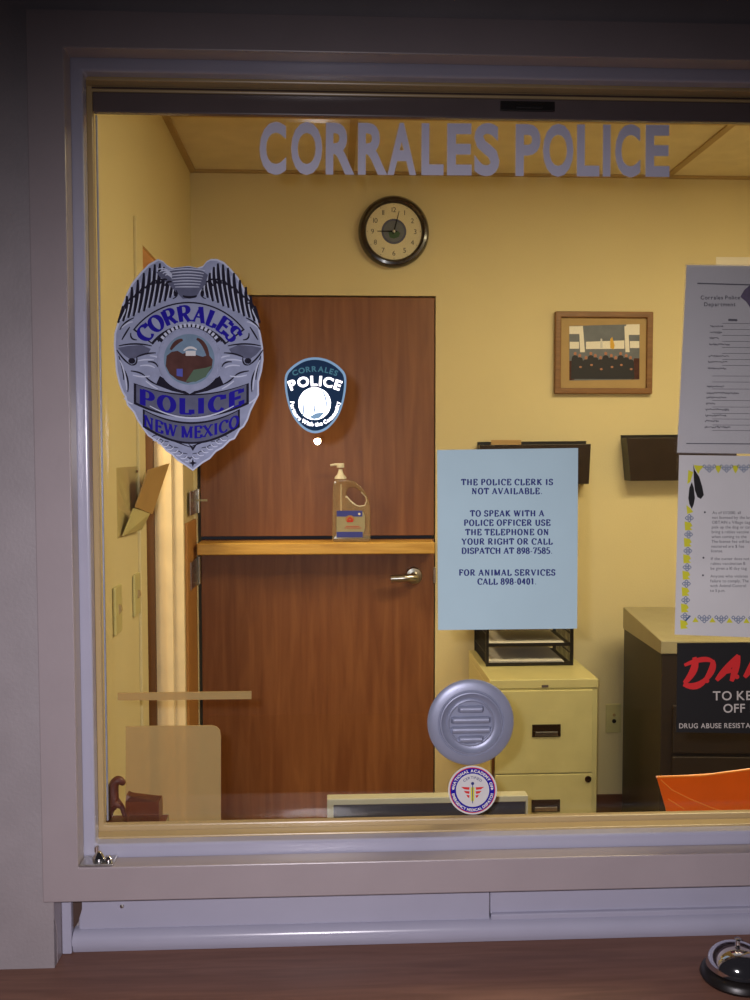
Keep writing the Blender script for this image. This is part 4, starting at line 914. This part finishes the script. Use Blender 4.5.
# figurine
fY = 1.62; fg = flatp(fY)
fn_ = thing('bear_figurine', 'small dark brown upright animal figurine leaning forward at the lower left corner', 'figurine', (fg(125, 822)[0], fY, fg(125, 822)[2]))
z_f = fg(125, 821)[2]
def skin(name, pts, edges, rad, m, parent):
    me = bpy.data.meshes.new(name); me.from_pydata(pts, edges, []); me.materials.append(m)
    o = bpy.data.objects.new(name, me); COL.objects.link(o)
    o.parent = parent; o.matrix_parent_inverse = parent.matrix_basis.inverted()
    s_ = o.modifiers.new('skin', 'SKIN'); 
    for i, v in enumerate(me.skin_vertices[0].data): v.radius = (rad[i], rad[i]); v.use_root = (i == 0)
    sb_ = o.modifiers.new('sub', 'SUBSURF'); sb_.levels = 2; sb_.render_levels = 2
    return o
k_ = fY/F
def fz(u, v, dy=0): p = fg(95+u/5.357, 760+v/5.357); return (p[0], fY+dy, p[2])
pts = [fz(90, 215), fz(92, 170), fz(102, 125), fz(122, 105), fz(143, 112), fz(160, 135), fz(112, 228, -.006), fz(150, 245, -.006), fz(80, 262, .004), fz(72, 325, .004), fz(108, 225, .008), fz(140, 262, .008), fz(158, 315, .006), fz(122, 90, -.004)]
ed = [(0,1),(1,2),(2,3),(3,4),(4,5),(0,6),(6,7),(0,8),(8,9),(0,10),(10,11),(11,12)]
skin('body', pts[:13], ed, [r*k_/5.357*1.25 for r in (26, 29, 25, 24, 19, 10, 15, 11, 19, 12, 17, 12, 10)], M['bearm'], fn_)
pb = fz(60, 322); pe = fz(382, 322)
MB().box(pb[0], pe[0], fY-.02, fY+.02, pb[2]-.004, pb[2]).build('base', M['bearm'], fn_, bevel=.001)
pa_, pc_ = fz(172, 210), fz(352, 318)
bx_ = thing('plum_box', 'small translucent plum box standing on the figurine base', 'box', ((pa_[0]+pc_[0])/2, fY, pb[2]))
MB().box(pa_[0], pc_[0], fY-.016, fY+.016, pb[2]+.0003, pa_[2]).build('body', M['plum'], bx_, bevel=.001)
MB().hexa([(pa_[0], fY-.014, pa_[2]), (pc_[0]-.004, fY-.014, pa_[2]), (pc_[0]-.004, fY+.014, pa_[2]), (pa_[0], fY+.014, pa_[2])], [(pa_[0]+.001, fY-.010, fz(180, 175)[2]), (pa_[0]+.008, fY-.010, fz(180, 185)[2]), (pa_[0]+.008, fY+.010, fz(180, 185)[2]), (pa_[0]+.001, fY+.010, fz(180, 175)[2])]).build('lid', M['plum'], bx_)
# shelf carrying the figurine
sf = thing('inner_sill_shelf', 'narrow shelf on the office side of the window sill', 'shelf', (-.33, 1.6, .80))
MB().box(-.505, pe[0]-.002, 1.5605, 1.655, pb[2]-.020, pb[2]-.0045).build('board', M['cream'], sf, bevel=.001)
MB().prism([(1.5605, pb[2]-.020), (1.64, pb[2]-.020), (1.5605, pb[2]-.08)], lambda u, v, d: (d, u, v), -.30, -.285).build('bracket', M['cream'], sf)

# ceiling fixture (above the frame) that holds the office lamp
tf = thing('ceiling_troffer', 'recessed fluorescent ceiling light above the office window view', 'ceiling light', (1.29, 2.1, 2.47))
b = MB(); b.box(0.743, 0.755, 1.812, 2.388, 2.462, 2.4735); b.box(1.825, 1.840, 1.812, 2.388, 2.462, 2.4735); b.box(0.755, 1.825, 1.812, 1.827, 2.462, 2.4735); b.box(0.755, 1.825, 2.373, 2.388, 2.462, 2.4735)
b.build('frame', M['white'], tf); MB().box(0.755, 1.825, 1.827, 2.373, 2.468, 2.4735).build('diffuser', M['lens'], tf)
